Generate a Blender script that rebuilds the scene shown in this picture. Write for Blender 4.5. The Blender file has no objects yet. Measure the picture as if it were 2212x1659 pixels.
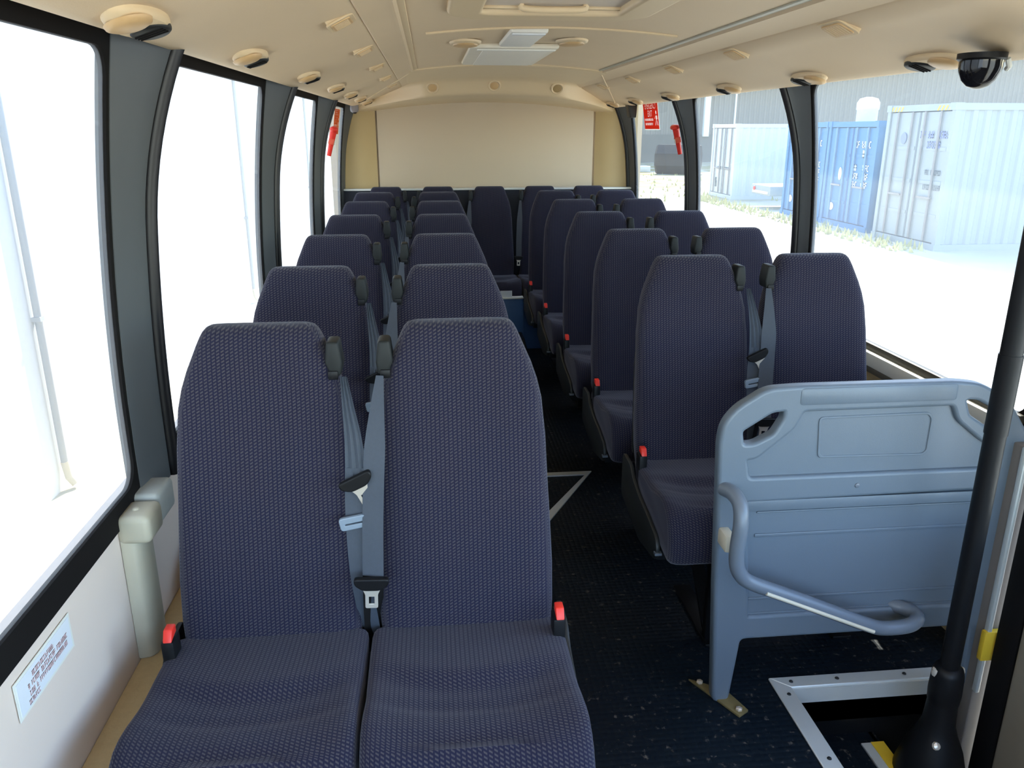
import bpy, bmesh, math, random
from mathutils import Vector, Matrix

random.seed(7)
sc = bpy.context.scene
COL = sc.collection
PI = math.pi

# ------------------------------------------------------------------ camera
FPX, HORIZON, VPX = 1720.0, 280.0, 925.0          # photo taken as 2212 x 1659
pitch = math.atan2(829.5 - HORIZON, FPX)
yaw = math.atan2(1106 - VPX, math.hypot(FPX, 829.5 - HORIZON))
fwd = Vector((math.sin(yaw) * math.cos(pitch), math.cos(yaw) * math.cos(pitch), -math.sin(pitch)))
rgt = Vector((math.cos(yaw), -math.sin(yaw), 0))
upv = rgt.cross(fwd)
cam = bpy.data.cameras.new('camera')
cam.sensor_width = 36.0
cam.lens = FPX / 2212 * 36.0
cam.clip_start = 0.02
cam.clip_end = 500
camo = bpy.data.objects.new('camera', cam)
COL.objects.link(camo)
M = Matrix((rgt, upv, -fwd)).transposed().to_4x4()
M.translation = Vector((0, 0, 1.55))
camo.matrix_world = M
sc.camera = camo

# ------------------------------------------------------------------ light
SKY_STRENGTH = 0.42
SUN_STRENGTH = 4.5
sc.view_settings.view_transform = 'Standard'
sc.view_settings.look = 'None'
sc.view_settings.gamma = 1.0
sc.view_settings.use_curve_mapping = False
sc.view_settings.exposure = 1.98
SUN = Vector((0.17, 0.67, 0.72)).normalized()
world = bpy.data.worlds.new('sky')
sc.world = world
world.use_nodes = True
wn = world.node_tree.nodes
wl = world.node_tree.links
bg = wn['Background']
sky = wn.new('ShaderNodeTexSky')
sky.sky_type = 'NISHITA'
sky.sun_disc = False
sky.sun_elevation = math.asin(SUN.z)
sky.sun_rotation = math.atan2(SUN.x, SUN.y)
sky.air_density = 1.0
sky.dust_density = 0.6
sky.ozone_density = 1.0
wl.new(sky.outputs[0], bg.inputs[0])
bg.inputs[1].default_value = SKY_STRENGTH
sun = bpy.data.lights.new('sun', 'SUN')
sun.energy = SUN_STRENGTH
sun.angle = math.radians(0.6)
sun.color = (1.0, 0.95, 0.86)
suno = bpy.data.objects.new('sun', sun)
suno.rotation_euler = SUN.to_track_quat('Z', 'Y').to_euler()
suno.location = (4, 12, 14)
COL.objects.link(suno)

# ------------------------------------------------------------------ materials
def new_mat(name):
    m = bpy.data.materials.new(name)
    m.use_nodes = True
    return m, m.node_tree.nodes, m.node_tree.links, m.node_tree.nodes['Principled BSDF']

def plain(name, col, rough=0.5, metal=0.0, var=0.06, scale=30.0, bump=0.0, bscale=200.0, spec=0.5, emit=None):
    m, n, l, b = new_mat(name)
    b.inputs['Roughness'].default_value = rough
    b.inputs['Metallic'].default_value = metal
    b.inputs['Specular IOR Level'].default_value = spec
    tc = n.new('ShaderNodeTexCoord')
    no = n.new('ShaderNodeTexNoise')
    no.inputs['Scale'].default_value = scale
    no.inputs['Detail'].default_value = 4
    l.new(tc.outputs['Object'], no.inputs['Vector'])
    mx = n.new('ShaderNodeMix'); mx.data_type = 'RGBA'
    l.new(no.outputs['Fac'], mx.inputs['Factor'])
    mx.inputs['A'].default_value = tuple(c * (1 - var) for c in col) + (1,)
    mx.inputs['B'].default_value = tuple(min(1, c * (1 + var)) for c in col) + (1,)
    l.new(mx.outputs['Result'], b.inputs['Base Color'])
    if bump:
        n2 = n.new('ShaderNodeTexNoise'); n2.inputs['Scale'].default_value = bscale
        l.new(tc.outputs['Object'], n2.inputs['Vector'])
        bp = n.new('ShaderNodeBump'); bp.inputs['Strength'].default_value = bump
        bp.inputs['Distance'].default_value = 0.002
        l.new(n2.outputs['Fac'], bp.inputs['Height']); l.new(bp.outputs[0], b.inputs['Normal'])
    return m

def math_node(n, l, op, a, b=None):
    x = n.new('ShaderNodeMath'); x.operation = op
    for i, v in enumerate((a, b)):
        if v is None: continue
        if isinstance(v, (int, float)): x.inputs[i].default_value = v
        else: l.new(v, x.inputs[i])
    return x.outputs[0]

def make_fabric():
    m, n, l, b = new_mat('navy_moquette')
    b.inputs['Roughness'].default_value = 0.95
    b.inputs['Specular IOR Level'].default_value = 0.1
    b.inputs['Sheen Weight'].default_value = 0.22
    b.inputs['Sheen Roughness'].default_value = 0.45
    b.inputs['Sheen Tint'].default_value = (0.75, 0.74, 0.8, 1)
    uv = n.new('ShaderNodeUVMap')
    sp = n.new('ShaderNodeSeparateXYZ'); l.new(uv.outputs[0], sp.inputs[0])
    u = math_node(n, l, 'DIVIDE', sp.outputs[0], 0.0090)
    fu = math_node(n, l, 'SUBTRACT', math_node(n, l, 'FRACT', u), 0.5)
    v = math_node(n, l, 'DIVIDE', sp.outputs[1], 0.0066)
    par = math_node(n, l, 'MULTIPLY', math_node(n, l, 'FLOOR', u), 0.18)
    fv = math_node(n, l, 'SUBTRACT', math_node(n, l, 'FRACT', math_node(n, l, 'ADD', v, par)), 0.5)
    # a slanted hook in every cell
    dash = math_node(n, l, 'ABSOLUTE', math_node(n, l, 'SUBTRACT', fv, math_node(n, l, 'MULTIPLY', fu, 0.75)))
    inu = math_node(n, l, 'LESS_THAN', math_node(n, l, 'ABSOLUTE', fu), 0.33)
    mr = n.new('ShaderNodeMapRange'); mr.interpolation_type = 'SMOOTHSTEP'
    mr.inputs['From Min'].default_value = 0.10; mr.inputs['From Max'].default_value = 0.34
    mr.inputs['To Min'].default_value = 1; mr.inputs['To Max'].default_value = 0
    l.new(dash, mr.inputs['Value'])
    mask = math_node(n, l, 'MULTIPLY', mr.outputs[0], inu)
    no = n.new('ShaderNodeTexNoise'); no.inputs['Scale'].default_value = 9; no.inputs['Detail'].default_value = 3
    l.new(uv.outputs[0], no.inputs['Vector'])
    mx0 = n.new('ShaderNodeMix'); mx0.data_type = 'RGBA'
    mx0.inputs['A'].default_value = (0.0145, 0.0160, 0.037, 1); mx0.inputs['B'].default_value = (0.0205, 0.0175, 0.034, 1)
    l.new(no.outputs['Fac'], mx0.inputs['Factor'])
    mx = n.new('ShaderNodeMix'); mx.data_type = 'RGBA'
    l.new(mask, mx.inputs['Factor']); l.new(mx0.outputs['Result'], mx.inputs['A'])
    mx.inputs['B'].default_value = (0.066, 0.060, 0.070, 1)
    l.new(mx.outputs['Result'], b.inputs['Base Color'])
    bp = n.new('ShaderNodeBump'); bp.inputs['Strength'].default_value = 0.5; bp.inputs['Distance'].default_value = 0.0015
    l.new(mask, bp.inputs['Height']); l.new(bp.outputs[0], b.inputs['Normal'])
    return m

def make_glass(name, tint, haze0, haze1):
    m = bpy.data.materials.new(name); m.use_nodes = True
    n, l = m.node_tree.nodes, m.node_tree.links
    n.clear()
    out = n.new('ShaderNodeOutputMaterial')
    tr = n.new('ShaderNodeBsdfTransparent'); tr.inputs[0].default_value = tint + (1,)
    gl = n.new('ShaderNodeBsdfGlossy'); gl.inputs['Roughness'].default_value = 0.02
    lw = n.new('ShaderNodeLayerWeight'); lw.inputs[0].default_value = 0.5
    fac = math_node(n, l, 'ADD', math_node(n, l, 'MULTIPLY', math_node(n, l, 'POWER', lw.outputs['Facing'], 5.0), 0.25), 0.015)
    m1 = n.new('ShaderNodeMixShader')
    l.new(fac, m1.inputs[0]); l.new(tr.outputs[0], m1.inputs[1]); l.new(gl.outputs[0], m1.inputs[2])
    tl = n.new('ShaderNodeBsdfTranslucent'); tl.inputs[0].default_value = (0.85, 0.88, 0.88, 1)  # translucent white haze mixed into the pane to wash out the view
    no = n.new('ShaderNodeTexNoise'); no.inputs['Scale'].default_value = 3.0; no.inputs['Detail'].default_value = 6
    tc = n.new('ShaderNodeTexCoord'); l.new(tc.outputs['Object'], no.inputs['Vector'])
    mr = n.new('ShaderNodeMapRange'); mr.inputs['To Min'].default_value = haze0; mr.inputs['To Max'].default_value = haze1
    l.new(no.outputs['Fac'], mr.inputs['Value'])
    m2 = n.new('ShaderNodeMixShader')
    l.new(mr.outputs[0], m2.inputs[0]); l.new(m1.outputs[0], m2.inputs[1]); l.new(tl.outputs[0], m2.inputs[2])
    l.new(m2.outputs[0], out.inputs['Surface'])
    return m

def make_floor():
    m, n, l, b = new_mat('dimpled_dark_vinyl')
    tc = n.new('ShaderNodeTexCoord')
    vo = n.new('ShaderNodeTexVoronoi'); vo.inputs['Scale'].default_value = 55; vo.inputs['Randomness'].default_value = 0.15
    l.new(tc.outputs['Object'], vo.inputs['Vector'])
    bp = n.new('ShaderNodeBump'); bp.inputs['Strength'].default_value = 0.8; bp.inputs['Distance'].default_value = 0.003; bp.invert = True
    l.new(vo.outputs['Distance'], bp.inputs['Height']); l.new(bp.outputs[0], b.inputs['Normal'])
    no = n.new('ShaderNodeTexNoise'); no.inputs['Scale'].default_value = 42; no.inputs['Detail'].default_value = 5; no.inputs['Roughness'].default_value = 0.65
    l.new(tc.outputs['Object'], no.inputs['Vector'])
    mr = n.new('ShaderNodeMapRange'); mr.inputs['From Min'].default_value = 0.60; mr.inputs['From Max'].default_value = 0.68
    l.new(no.outputs['Fac'], mr.inputs['Value'])
    big = n.new('ShaderNodeTexNoise'); big.inputs['Scale'].default_value = 2.2
    l.new(tc.outputs['Object'], big.inputs['Vector'])
    mb = n.new('ShaderNodeMix'); mb.data_type = 'RGBA'
    mb.inputs['A'].default_value = (0.003, 0.0045, 0.0075, 1); mb.inputs['B'].default_value = (0.007, 0.014, 0.022, 1)
    l.new(big.outputs['Fac'], mb.inputs['Factor'])
    mx = n.new('ShaderNodeMix'); mx.data_type = 'RGBA'
    l.new(math_node(n, l, 'MULTIPLY', mr.outputs[0], 0.55), mx.inputs['Factor']); l.new(mb.outputs['Result'], mx.inputs['A'])
    mx.inputs['B'].default_value = (0.20, 0.17, 0.14, 1)
    l.new(mx.outputs['Result'], b.inputs['Base Color'])
    b.inputs['Roughness'].default_value = 0.5; b.inputs['Specular IOR Level'].default_value = 0.16
    return m

def make_ground():
    m, n, l, b = new_mat('pale_gravel')
    b.inputs['Roughness'].default_value = 0.95
    tc = n.new('ShaderNodeTexCoord')
    no = n.new('ShaderNodeTexNoise'); no.inputs['Scale'].default_value = 0.35; no.inputs['Detail'].default_value = 8
    l.new(tc.outputs['Object'], no.inputs['Vector'])
    cr = n.new('ShaderNodeValToRGB')
    cr.color_ramp.elements[0].position = 0.40; cr.color_ramp.elements[0].color = (0.46, 0.42, 0.30, 1)
    cr.color_ramp.elements[1].position = 0.62; cr.color_ramp.elements[1].color = (0.56, 0.53, 0.45, 1)
    l.new(no.outputs['Fac'], cr.inputs[0])
    sp = n.new('ShaderNodeSeparateXYZ'); l.new(tc.outputs['Object'], sp.inputs[0])
    g = n.new('ShaderNodeMapRange'); g.inputs['From Min'].default_value = 24; g.inputs['From Max'].default_value = 34
    l.new(sp.outputs[1], g.inputs['Value'])
    n3 = n.new('ShaderNodeTexNoise'); n3.inputs['Scale'].default_value = 0.9; n3.inputs['Detail'].default_value = 6
    l.new(tc.outputs['Object'], n3.inputs['Vector'])
    g2 = n.new('ShaderNodeMapRange'); g2.inputs['From Min'].default_value = 0.42; g2.inputs['From Max'].default_value = 0.55
    l.new(n3.outputs['Fac'], g2.inputs['Value'])
    mx = n.new('ShaderNodeMix'); mx.data_type = 'RGBA'
    l.new(math_node(n, l, 'MULTIPLY', g.outputs[0], g2.outputs[0]), mx.inputs['Factor'])
    l.new(cr.outputs[0], mx.inputs['A']); mx.inputs['B'].default_value = (0.30, 0.25, 0.10, 1)
    l.new(mx.outputs['Result'], b.inputs['Base Color'])
    return m

def film(name, col):
    """thin printed film on glass: part of the daylight comes through"""
    m, n, l, b = new_mat(name)
    b.inputs['Base Color'].default_value = col + (1,)
    b.inputs['Roughness'].default_value = 0.5
    tl = n.new('ShaderNodeBsdfTranslucent'); tl.inputs[0].default_value = col + (1,)
    mx = n.new('ShaderNodeMixShader'); mx.inputs[0].default_value = 0.75
    l.new(b.outputs[0], mx.inputs[1]); l.new(tl.outputs[0], mx.inputs[2])
    l.new(mx.outputs[0], n['Material Output'].inputs['Surface'])
    return m

FABRIC = make_fabric()
FILMRED = film('red_film', (0.90, 0.12, 0.06))
FILMORANGE = film('orange_film', (0.80, 0.28, 0.08))
FILMWHITE = film('white_film', (0.85, 0.80, 0.72))
GLASS = make_glass('hazed_window_glass', (0.50, 0.515, 0.50), 0.075, 0.115)
HAZY = make_glass('hazy_front_glass', (0.50, 0.515, 0.50), 0.06, 0.09)
MILD = make_glass('lightly_hazed_glass', (0.50, 0.515, 0.50), 0.045, 0.07)
FAINT = make_glass('faintly_hazed_rear_glass', (0.50, 0.515, 0.50), 0.018, 0.032)
CLEAR = make_glass('windscreen_glass', (0.95, 0.97, 0.97), 0.0, 0.02)
FLOORM = make_floor()
GROUND = make_ground()
CREAM = plain('cream_headliner', (0.74, 0.56, 0.36), 0.6, var=0.03, scale=4, bump=0.15, bscale=350)
CREAM2 = plain('cream_moulding', (0.75, 0.57, 0.35), 0.5, var=0.03, scale=6)
OCHRE = plain('ochre_corner_trim', (0.50, 0.36, 0.17), 0.6, var=0.05, scale=5)
PANELCREAM = plain('pale_rear_panel', (0.60, 0.485, 0.345), 0.6, var=0.03, scale=3)
LENS = plain('lamp_lens', (0.66, 0.43, 0.21), 0.4, var=0.04)
GUIDE = plain('matt_black_guide', (0.014, 0.016, 0.016), 0.55, var=0.1, spec=0.3)
PEARL = plain('white_plastic', (0.78, 0.78, 0.72), 0.45, var=0.03)
WARMWHITE = plain('warm_white_plastic', (0.82, 0.74, 0.60), 0.5, var=0.03)
WARMWHITE2 = plain('cool_white_plastic', (0.88, 0.84, 0.76), 0.5, var=0.03)
WALLP = plain('pinkish_wall_panel', (0.76, 0.64, 0.56), 0.55, var=0.04, scale=3)
TAN = plain('tan_carpet', (0.52, 0.38, 0.20), 0.9, var=0.12, scale=60, bump=0.3)
BEIGE = plain('beige_plastic', (0.47, 0.43, 0.33), 0.5, var=0.03)
PILLAR = plain('slate_pillar_trim', (0.090, 0.100, 0.108), 0.55, var=0.06, scale=8)
RUBBER = plain('black_rubber', (0.008, 0.007, 0.007), 0.8, var=0.1, spec=0.15)
OLIVE = plain('olive_seal', (0.10, 0.09, 0.065), 0.5, var=0.1)
BLACKP = plain('black_plastic', (0.006, 0.006, 0.007), 0.45, var=0.1, spec=0.25)
DKGREY = plain('charcoal_plastic', (0.016, 0.017, 0.017), 0.5, var=0.1)
WEB = plain('grey_belt_webbing', (0.050, 0.062, 0.084), 0.65, var=0.1, scale=150, bump=0.2, bscale=900)
STEEL = plain('bright_steel', (0.80, 0.72, 0.62), 0.30, metal=0.55, var=0.05)
ALLOY = plain('worn_alloy', (0.66, 0.68, 0.66), 0.38, metal=0.35, var=0.07, scale=12)
RED = plain('red_button', (0.85, 0.035, 0.02), 0.4, var=0.05)
SIGNRED = plain('red_sticker', (0.80, 0.10, 0.05), 0.5, var=0.03)
WHITE = plain('white_print', (0.80, 0.80, 0.78), 0.5, var=0.02)
INKRED = plain('faded_red_print', (0.58, 0.40, 0.41), 0.6, var=0.05)
STICKER = plain('white_sticker', (0.75, 0.78, 0.83), 0.4, var=0.02)
MODEST = plain('grey_moulded_panel', (0.125, 0.155, 0.19), 0.42, var=0.03, scale=10, bump=0.12, bscale=700)
RAILM = plain('grey_coated_tube', (0.135, 0.155, 0.185), 0.35, var=0.03)
GRIP = plain('cream_grip_strip', (0.62, 0.55, 0.42), 0.5, var=0.05)
YELLOW = plain('yellow_nosing', (0.75, 0.50, 0.03), 0.6, var=0.08)
RISER = plain('blue_riser_lino', (0.045, 0.11, 0.26), 0.5, var=0.1)
TAUPE = plain('taupe_jamb', (0.20, 0.17, 0.15), 0.55, var=0.05)
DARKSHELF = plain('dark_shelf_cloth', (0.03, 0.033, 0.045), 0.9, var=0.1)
BODY = plain('white_body_paint', (0.7, 0.7, 0.7), 0.4)
BRASS = plain('dull_brass_foot', (0.25, 0.19, 0.08), 0.5, metal=0.4, var=0.2, scale=60)
WHITEC = plain('white_container_paint', (0.60, 0.61, 0.59), 0.55, var=0.05, scale=1.5)
BLUEC = plain('blue_container_paint', (0.06, 0.20, 0.38), 0.55, var=0.10, scale=1.5)
GREYC = plain('grey_container_paint', (0.33, 0.36, 0.355), 0.55, var=0.06, scale=1.5)
RUSTGREY = plain('dulled_lock_bar', (0.30, 0.28, 0.26), 0.6, metal=0.3, var=0.2, scale=6)
DARKBLUE = plain('dark_blue_paint', (0.04, 0.12, 0.27), 0.6, var=0.1)
DARKGREYC = plain('dark_grey_gasket', (0.20, 0.22, 0.22), 0.7, var=0.1)
SHED = plain('grey_shed_cladding', (0.25, 0.215, 0.175), 0.6, var=0.04, scale=0.4)
SHEDBASE = plain('grey_concrete', (0.20, 0.175, 0.145), 0.9, var=0.08, scale=0.6)
WHITEWALL = plain('white_rendered_wall', (0.66, 0.67, 0.67), 0.8, var=0.02, scale=0.7)
PIPEGREY = plain('grey_downpipe', (0.42, 0.42, 0.41), 0.5, var=0.05)
CONC = plain('weathered_concrete', (0.050, 0.042, 0.034), 0.9, var=0.25, scale=3)
TIMBER = plain('ochre_timber', (0.45, 0.30, 0.13), 0.8, var=0.15, scale=5)
GRASS = plain('dry_grass', (0.50, 0.47, 0.22), 0.9, var=0.25, scale=8)
ORANGE = plain('orange_sticker', (0.70, 0.25, 0.08), 0.5)
BLUEINK = plain('blue_ink', (0.22, 0.25, 0.50), 0.6)

# ------------------------------------------------------------------ mesh helpers
def tag(o, label=None, cat=None, group=None, kind=None):
    if label: o['label'] = label
    if cat: o['category'] = cat
    if group: o['group'] = group
    if kind: o['kind'] = kind
    return o

def empty(name, loc=(0, 0, 0), rotz=0.0, label=None, cat=None, group=None):
    o = bpy.data.objects.new(name, None)
    o.empty_display_size = 0.1
    o.location = loc
    o.rotation_euler = (0, 0, rotz)
    COL.objects.link(o)
    return tag(o, label, cat, group)

def link(name, me, mat, parent=None, smooth=False, angle=None):
    if mat is not None:
        me.materials.clear(); me.materials.append(mat)
    if smooth:
        for p in me.polygons: p.use_smooth = True
        if angle is not None:
            me.set_sharp_from_angle(angle=math.radians(angle))
    o = bpy.data.objects.new(name, me)
    COL.objects.link(o)
    if parent is not None: o.parent = parent
    return o

def pmesh(name, verts, faces, mat, parent=None, smooth=False, angle=None, uv=None):
    me = bpy.data.meshes.new(name)
    me.from_pydata([tuple(v) for v in verts], [], faces)
    me.update()
    if uv is not None:
        lay = me.uv_layers.new(name='UVMap')
        for lp in me.loops:
            lay.data[lp.index].uv = uv[lp.vertex_index]
    return link(name, me, mat, parent, smooth, angle)

class MB:
    """collects several convex shapes into one mesh"""
    def __init__(s): s.v = []; s.f = []
    def add(s, v, f):
        k = len(s.v); s.v += [tuple(x) for x in v]; s.f += [tuple(i + k for i in q) for q in f]; return s
    def box(s, x0, x1, y0, y1, z0, z1, mat=None):
        v = [(x, y, z) for z in (z0, z1) for y in (y0, y1) for x in (x0, x1)]
        if mat is not None: v = [mat @ Vector(p) for p in v]
        return s.add(v, [(0, 2, 3, 1), (4, 5, 7, 6), (0, 1, 5, 4), (2, 6, 7, 3), (0, 4, 6, 2), (1, 3, 7, 5)])
    def tube(s, pts, r, seg=12, cap=True, closed=False):
        pts = [Vector(p) for p in pts]
        n = len(pts)
        rr = r if isinstance(r, (list, tuple)) else [r] * n
        tang = []
        for i in range(n):
            a = pts[(i - 1) % n] if (closed or i > 0) else pts[i]
            b = pts[(i + 1) % n] if (closed or i < n - 1) else pts[i]
            tang.append((b - a).normalized())
        ref = Vector((0, 0, 1)) if abs(tang[0].z) < 0.9 else Vector((1, 0, 0))
        nv = (ref - tang[0] * ref.dot(tang[0])).normalized()
        v, f = [], []
        for i in range(n):
            nv = (nv - tang[i] * nv.dot(tang[i])).normalized()
            bv = tang[i].cross(nv)
            for k in range(seg):
                a = 2 * PI * k / seg
                v.append(pts[i] + (nv * math.cos(a) + bv * math.sin(a)) * rr[i])
        for i in range(n if closed else n - 1):
            j = (i + 1) % n
            for k in range(seg):
                k2 = (k + 1) % seg
                f.append((i * seg + k, i * seg + k2, j * seg + k2, j * seg + k))
        if cap and not closed:
            f.append(tuple(range(seg))[::-1]); f.append(tuple((n - 1) * seg + k for k in range(seg)))
        return s.add(v, f)
    def lathe(s, prof, seg=24, mat=None):
        v, f = [], []
        for (r, z) in prof:
            for k in range(seg):
                a = 2 * PI * k / seg
                v.append(Vector((r * math.cos(a), r * math.sin(a), z)))
        for i in range(len(prof) - 1):
            for k in range(seg):
                k2 = (k + 1) % seg
                f.append((i * seg + k, i * seg + k2, (i + 1) * seg + k2, (i + 1) * seg + k))
        f.append(tuple(range(seg))[::-1]); f.append(tuple((len(prof) - 1) * seg + k for k in range(seg)))
        if mat is not None: v = [mat @ p for p in v]
        return s.add(v, f)
    def prism(s, poly, a0, a1, axis):
        """extrude a 2D polygon along axis (0 x, 1 y, 2 z)"""
        n = len(poly)
        def p(q, a):
            return {0: (a, q[0], q[1]), 1: (q[0], a, q[1]), 2: (q[0], q[1], a)}[axis]
        v = [p(q, a0) for q in poly] + [p(q, a1) for q in poly]
        f = [(i, (i + 1) % n, n + (i + 1) % n, n + i) for i in range(n)]
        f += [tuple(range(n))[::-1], tuple(range(n, 2 * n))]
        return s.add(v, f)
    def build(s, name, mat, parent=None, smooth=False, angle=40, bevel=0.0, bseg=2):
        me = bpy.data.meshes.new(name)
        me.from_pydata(s.v, [], s.f)
        bm = bmesh.new(); bm.from_mesh(me)
        bmesh.ops.recalc_face_normals(bm, faces=bm.faces)
        if bevel:
            es = [e for e in bm.edges if len(e.link_faces) == 2 and e.calc_face_angle(0) > 0.6]
            bmesh.ops.bevel(bm, geom=es, offset=bevel, segments=bseg, profile=0.5, affect='EDGES', clamp_overlap=True)
        bm.to_mesh(me); bm.free()
        return link(name, me, mat, parent, smooth or bevel > 0, angle)

def box(name, x0, x1, y0, y1, z0, z1, mat, parent=None, bevel=0.0):
    return MB().box(x0, x1, y0, y1, z0, z1).build(name, mat, parent, bevel=bevel)

def curve2d(name, polys, depth, bevel, mat, parent=None, to3=None, res=2, smooth=True):
    """filled outline with holes -> mesh; local XY is the outline, Z the depth"""
    cu = bpy.data.curves.new(name, 'CURVE')
    cu.dimensions = '2D'; cu.fill_mode = 'BOTH'
    cu.extrude = depth; cu.bevel_depth = bevel; cu.bevel_resolution = res
    for poly in polys:
        sp = cu.splines.new('POLY')
        sp.points.add(len(poly) - 1)
        for i, q in enumerate(poly): sp.points[i].co = (q[0], q[1], 0, 1)
        sp.use_cyclic_u = True
    tmp = bpy.data.objects.new('tmp', cu)
    COL.objects.link(tmp)
    dg = bpy.context.evaluated_depsgraph_get()
    me = bpy.data.meshes.new_from_object(tmp.evaluated_get(dg))
    bpy.data.objects.remove(tmp); bpy.data.curves.remove(cu)
    if to3 is not None:
        for v in me.vertices: v.co = to3(v.co)
    me.name = name
    return link(name, me, mat, parent, smooth, 35)

def text_mesh(name, body, size, mat, parent, mw, extrude=0.0006, align='CENTER', spacing=1.0):
    cu = bpy.data.curves.new(name, 'FONT')
    cu.body = body; cu.size = size; cu.align_x = align; cu.align_y = 'CENTER'
    cu.extrude = extrude; cu.space_character = spacing; cu.resolution_u = 2
    tmp = bpy.data.objects.new('tmp', cu)
    COL.objects.link(tmp)
    dg = bpy.context.evaluated_depsgraph_get()
    me = bpy.data.meshes.new_from_object(tmp.evaluated_get(dg))
    bpy.data.objects.remove(tmp); bpy.data.curves.remove(cu)
    me.transform(mw)
    me.name = name
    return link(name, me, mat, parent)

def round_poly(pts, r, seg=5):
    """round the corners of a polygon"""
    out = []
    n = len(pts)
    for i in range(n):
        p = Vector(pts[i]); a = Vector(pts[i - 1]); b = Vector(pts[(i + 1) % n])
        u = (a - p); w = (b - p)
        d = min(r, u.length * 0.45, w.length * 0.45)
        p0 = p + u.normalized() * d; p1 = p + w.normalized() * d
        for k in range(seg + 1):
            t = k / seg
            q = (1 - t) ** 2 * p0 + 2 * t * (1 - t) * p + t * t * p1
            out.append((q.x, q.y))
    return out

def copy_tree(o, parent=None):
    c = o.copy(); COL.objects.link(c); c.parent = parent
    for ch in list(o.children): copy_tree(ch, c)
    return c

def smooth_path(pts, n=8):
    """Catmull-Rom"""
    P = [Vector(p) for p in pts]
    P = [P[0] * 2 - P[1]] + P + [P[-1] * 2 - P[-2]]
    out = []
    for i in range(1, len(P) - 2):
        for k in range(n):
            t = k / n
            a, b, c, d = P[i - 1], P[i], P[i + 1], P[i + 2]
            out.append(0.5 * ((2 * b) + (c - a) * t + (2 * a - 5 * b + 4 * c - d) * t * t + (3 * b - a - 3 * c + d) * t ** 3))
    out.append(P[-2])
    return out

# ------------------------------------------------------------------ the bus shell
FZ = 0.07                     # cabin floor
XL, XR, XC = -0.655, 1.55, 0.43
Y0, Y1 = -1.25, 6.28
SILL = 0.775

def goff(z): return 0.0 if z < 0.9 else 0.105 * (z - 0.9) ** 2
def poff(z): return 0.028 + goff(z) + 0.40 * max(0.0, z - 1.35) ** 2
def gx(z, s): return XL + goff(z) if s < 0 else XR - goff(z)
def px(z, s): return XL + poff(z) if s < 0 else XR - poff(z)

# floor with the step well cut out
WX, WY = 0.955, 1.765         # well corner (inner edge of the alloy trim)
m = MB()
m.box(-0.66, WX, Y0, Y1, FZ - 0.12, FZ)
m.box(WX, 1.56, WY, Y1, FZ - 0.12, FZ)
m.box(WX, 1.56, Y0, 0.75, FZ - 0.12, FZ)
floor = tag(m.build('floor', FLOORM), kind='structure')
# step well: side walls and two treads
m = MB()
m.box(WX - 0.02, WX, 0.75, WY, -0.62, FZ - 0.003)
m.box(WX - 0.02, 1.55, WY, WY + 0.02, -0.62, FZ - 0.003)
m.box(WX - 0.02, 1.55, 0.73, 0.75, -0.62, FZ - 0.003)
m.build('step_well_lining', BLACKP, floor)
m = MB(); m.box(WX, 1.215, 0.75, WY, -0.14, -0.10); m.box(1.205, 1.222, 0.75, WY, -0.29, -0.10)
m.build('upper_tread', FLOORM, floor)
MB().box(1.222, 1.56, 0.75, WY, -0.33, -0.28).build('lower_tread', FLOORM, floor)
MB().box(1.160, 1.188, 0.78, WY - 0.045, -0.10, -0.095).build('white_nosing_strip', ALLOY, floor)
MB().box(1.188, 1.226, 0.78, WY - 0.045, -0.10, -0.0935).build('yellow_nosing_strip', YELLOW, floor)
# mitred alloy trim round the well
def strip_prism(poly, z0, z1, name, mat, parent, bevel=0.0):
    return MB().prism(poly, z0, z1, 2).build(name, mat, parent, bevel=bevel, bseg=1)
strip_prism([(0.908, 1.807), (0.957, 1.763), (1.45, 1.763), (1.45, 1.807)], FZ - 0.001, FZ + 0.006, 'alloy_edge_trim', ALLOY, floor, 0.002)
strip_prism([(0.908, 1.807), (0.957, 1.763), (0.957, 0.76), (0.908, 0.74)], FZ - 0.001, FZ + 0.006, 'alloy_edge_trim', ALLOY, floor, 0.002)
MB().box(0.957, 1.45, 1.757, 1.765, FZ - 0.045, FZ + 0.001).build('alloy_edge_lip', ALLOY, floor)
MB().box(0.951, 0.958, 0.76, 1.757, FZ - 0.045, FZ + 0.001).build('alloy_edge_lip', ALLOY, floor)
for (sx, sy) in ((0.965, 1.785), (0.937, 1.735), (1.10, 1.786), (0.935, 1.50), (1.3, 1.786)):
    MB().lathe([(0.006, 0), (0.005, 0.0022), (0.002, 0.003)], 10, Matrix.Translation((sx, sy, FZ + 0.006))).build('trim_screw', DKGREY, floor)
# aisle hatch strips in the floor
strip_prism([(0.690, 3.270), (0.655, 3.235), (0.27, 3.235), (0.27, 3.270)], FZ, FZ + 0.005, 'hatch_edge_strip', ALLOY, floor)
strip_prism([(0.690, 3.270), (0.655, 3.235), (0.395, 2.82), (0.437, 2.82)], FZ, FZ + 0.005, 'hatch_edge_strip', ALLOY, floor)
# aisle ramp and the blue riser under the rear bench
m = MB(); m.prism([(4.35, FZ + 0.001), (5.15, 0.215), (5.324, 0.215), (5.324, FZ + 0.001)], 0.285, 0.60, 0)
m.build('aisle_ramp', FLOORM, floor)
m = MB(); m.box(-0.62, 1.52, 5.42, 5.46, FZ, 0.40)
riser = m.build('bench_riser', RISER, floor)
MB().box(0.285, 0.612, 5.325, 5.42, 0.07, 0.449).build('riser_panel', RISER, floor, bevel=0.004)
MB().box(0.285, 0.612, 5.312, 5.40, 0.450, 0.462).build('riser_nosing', PEARL, floor, bevel=0.003)

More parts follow.
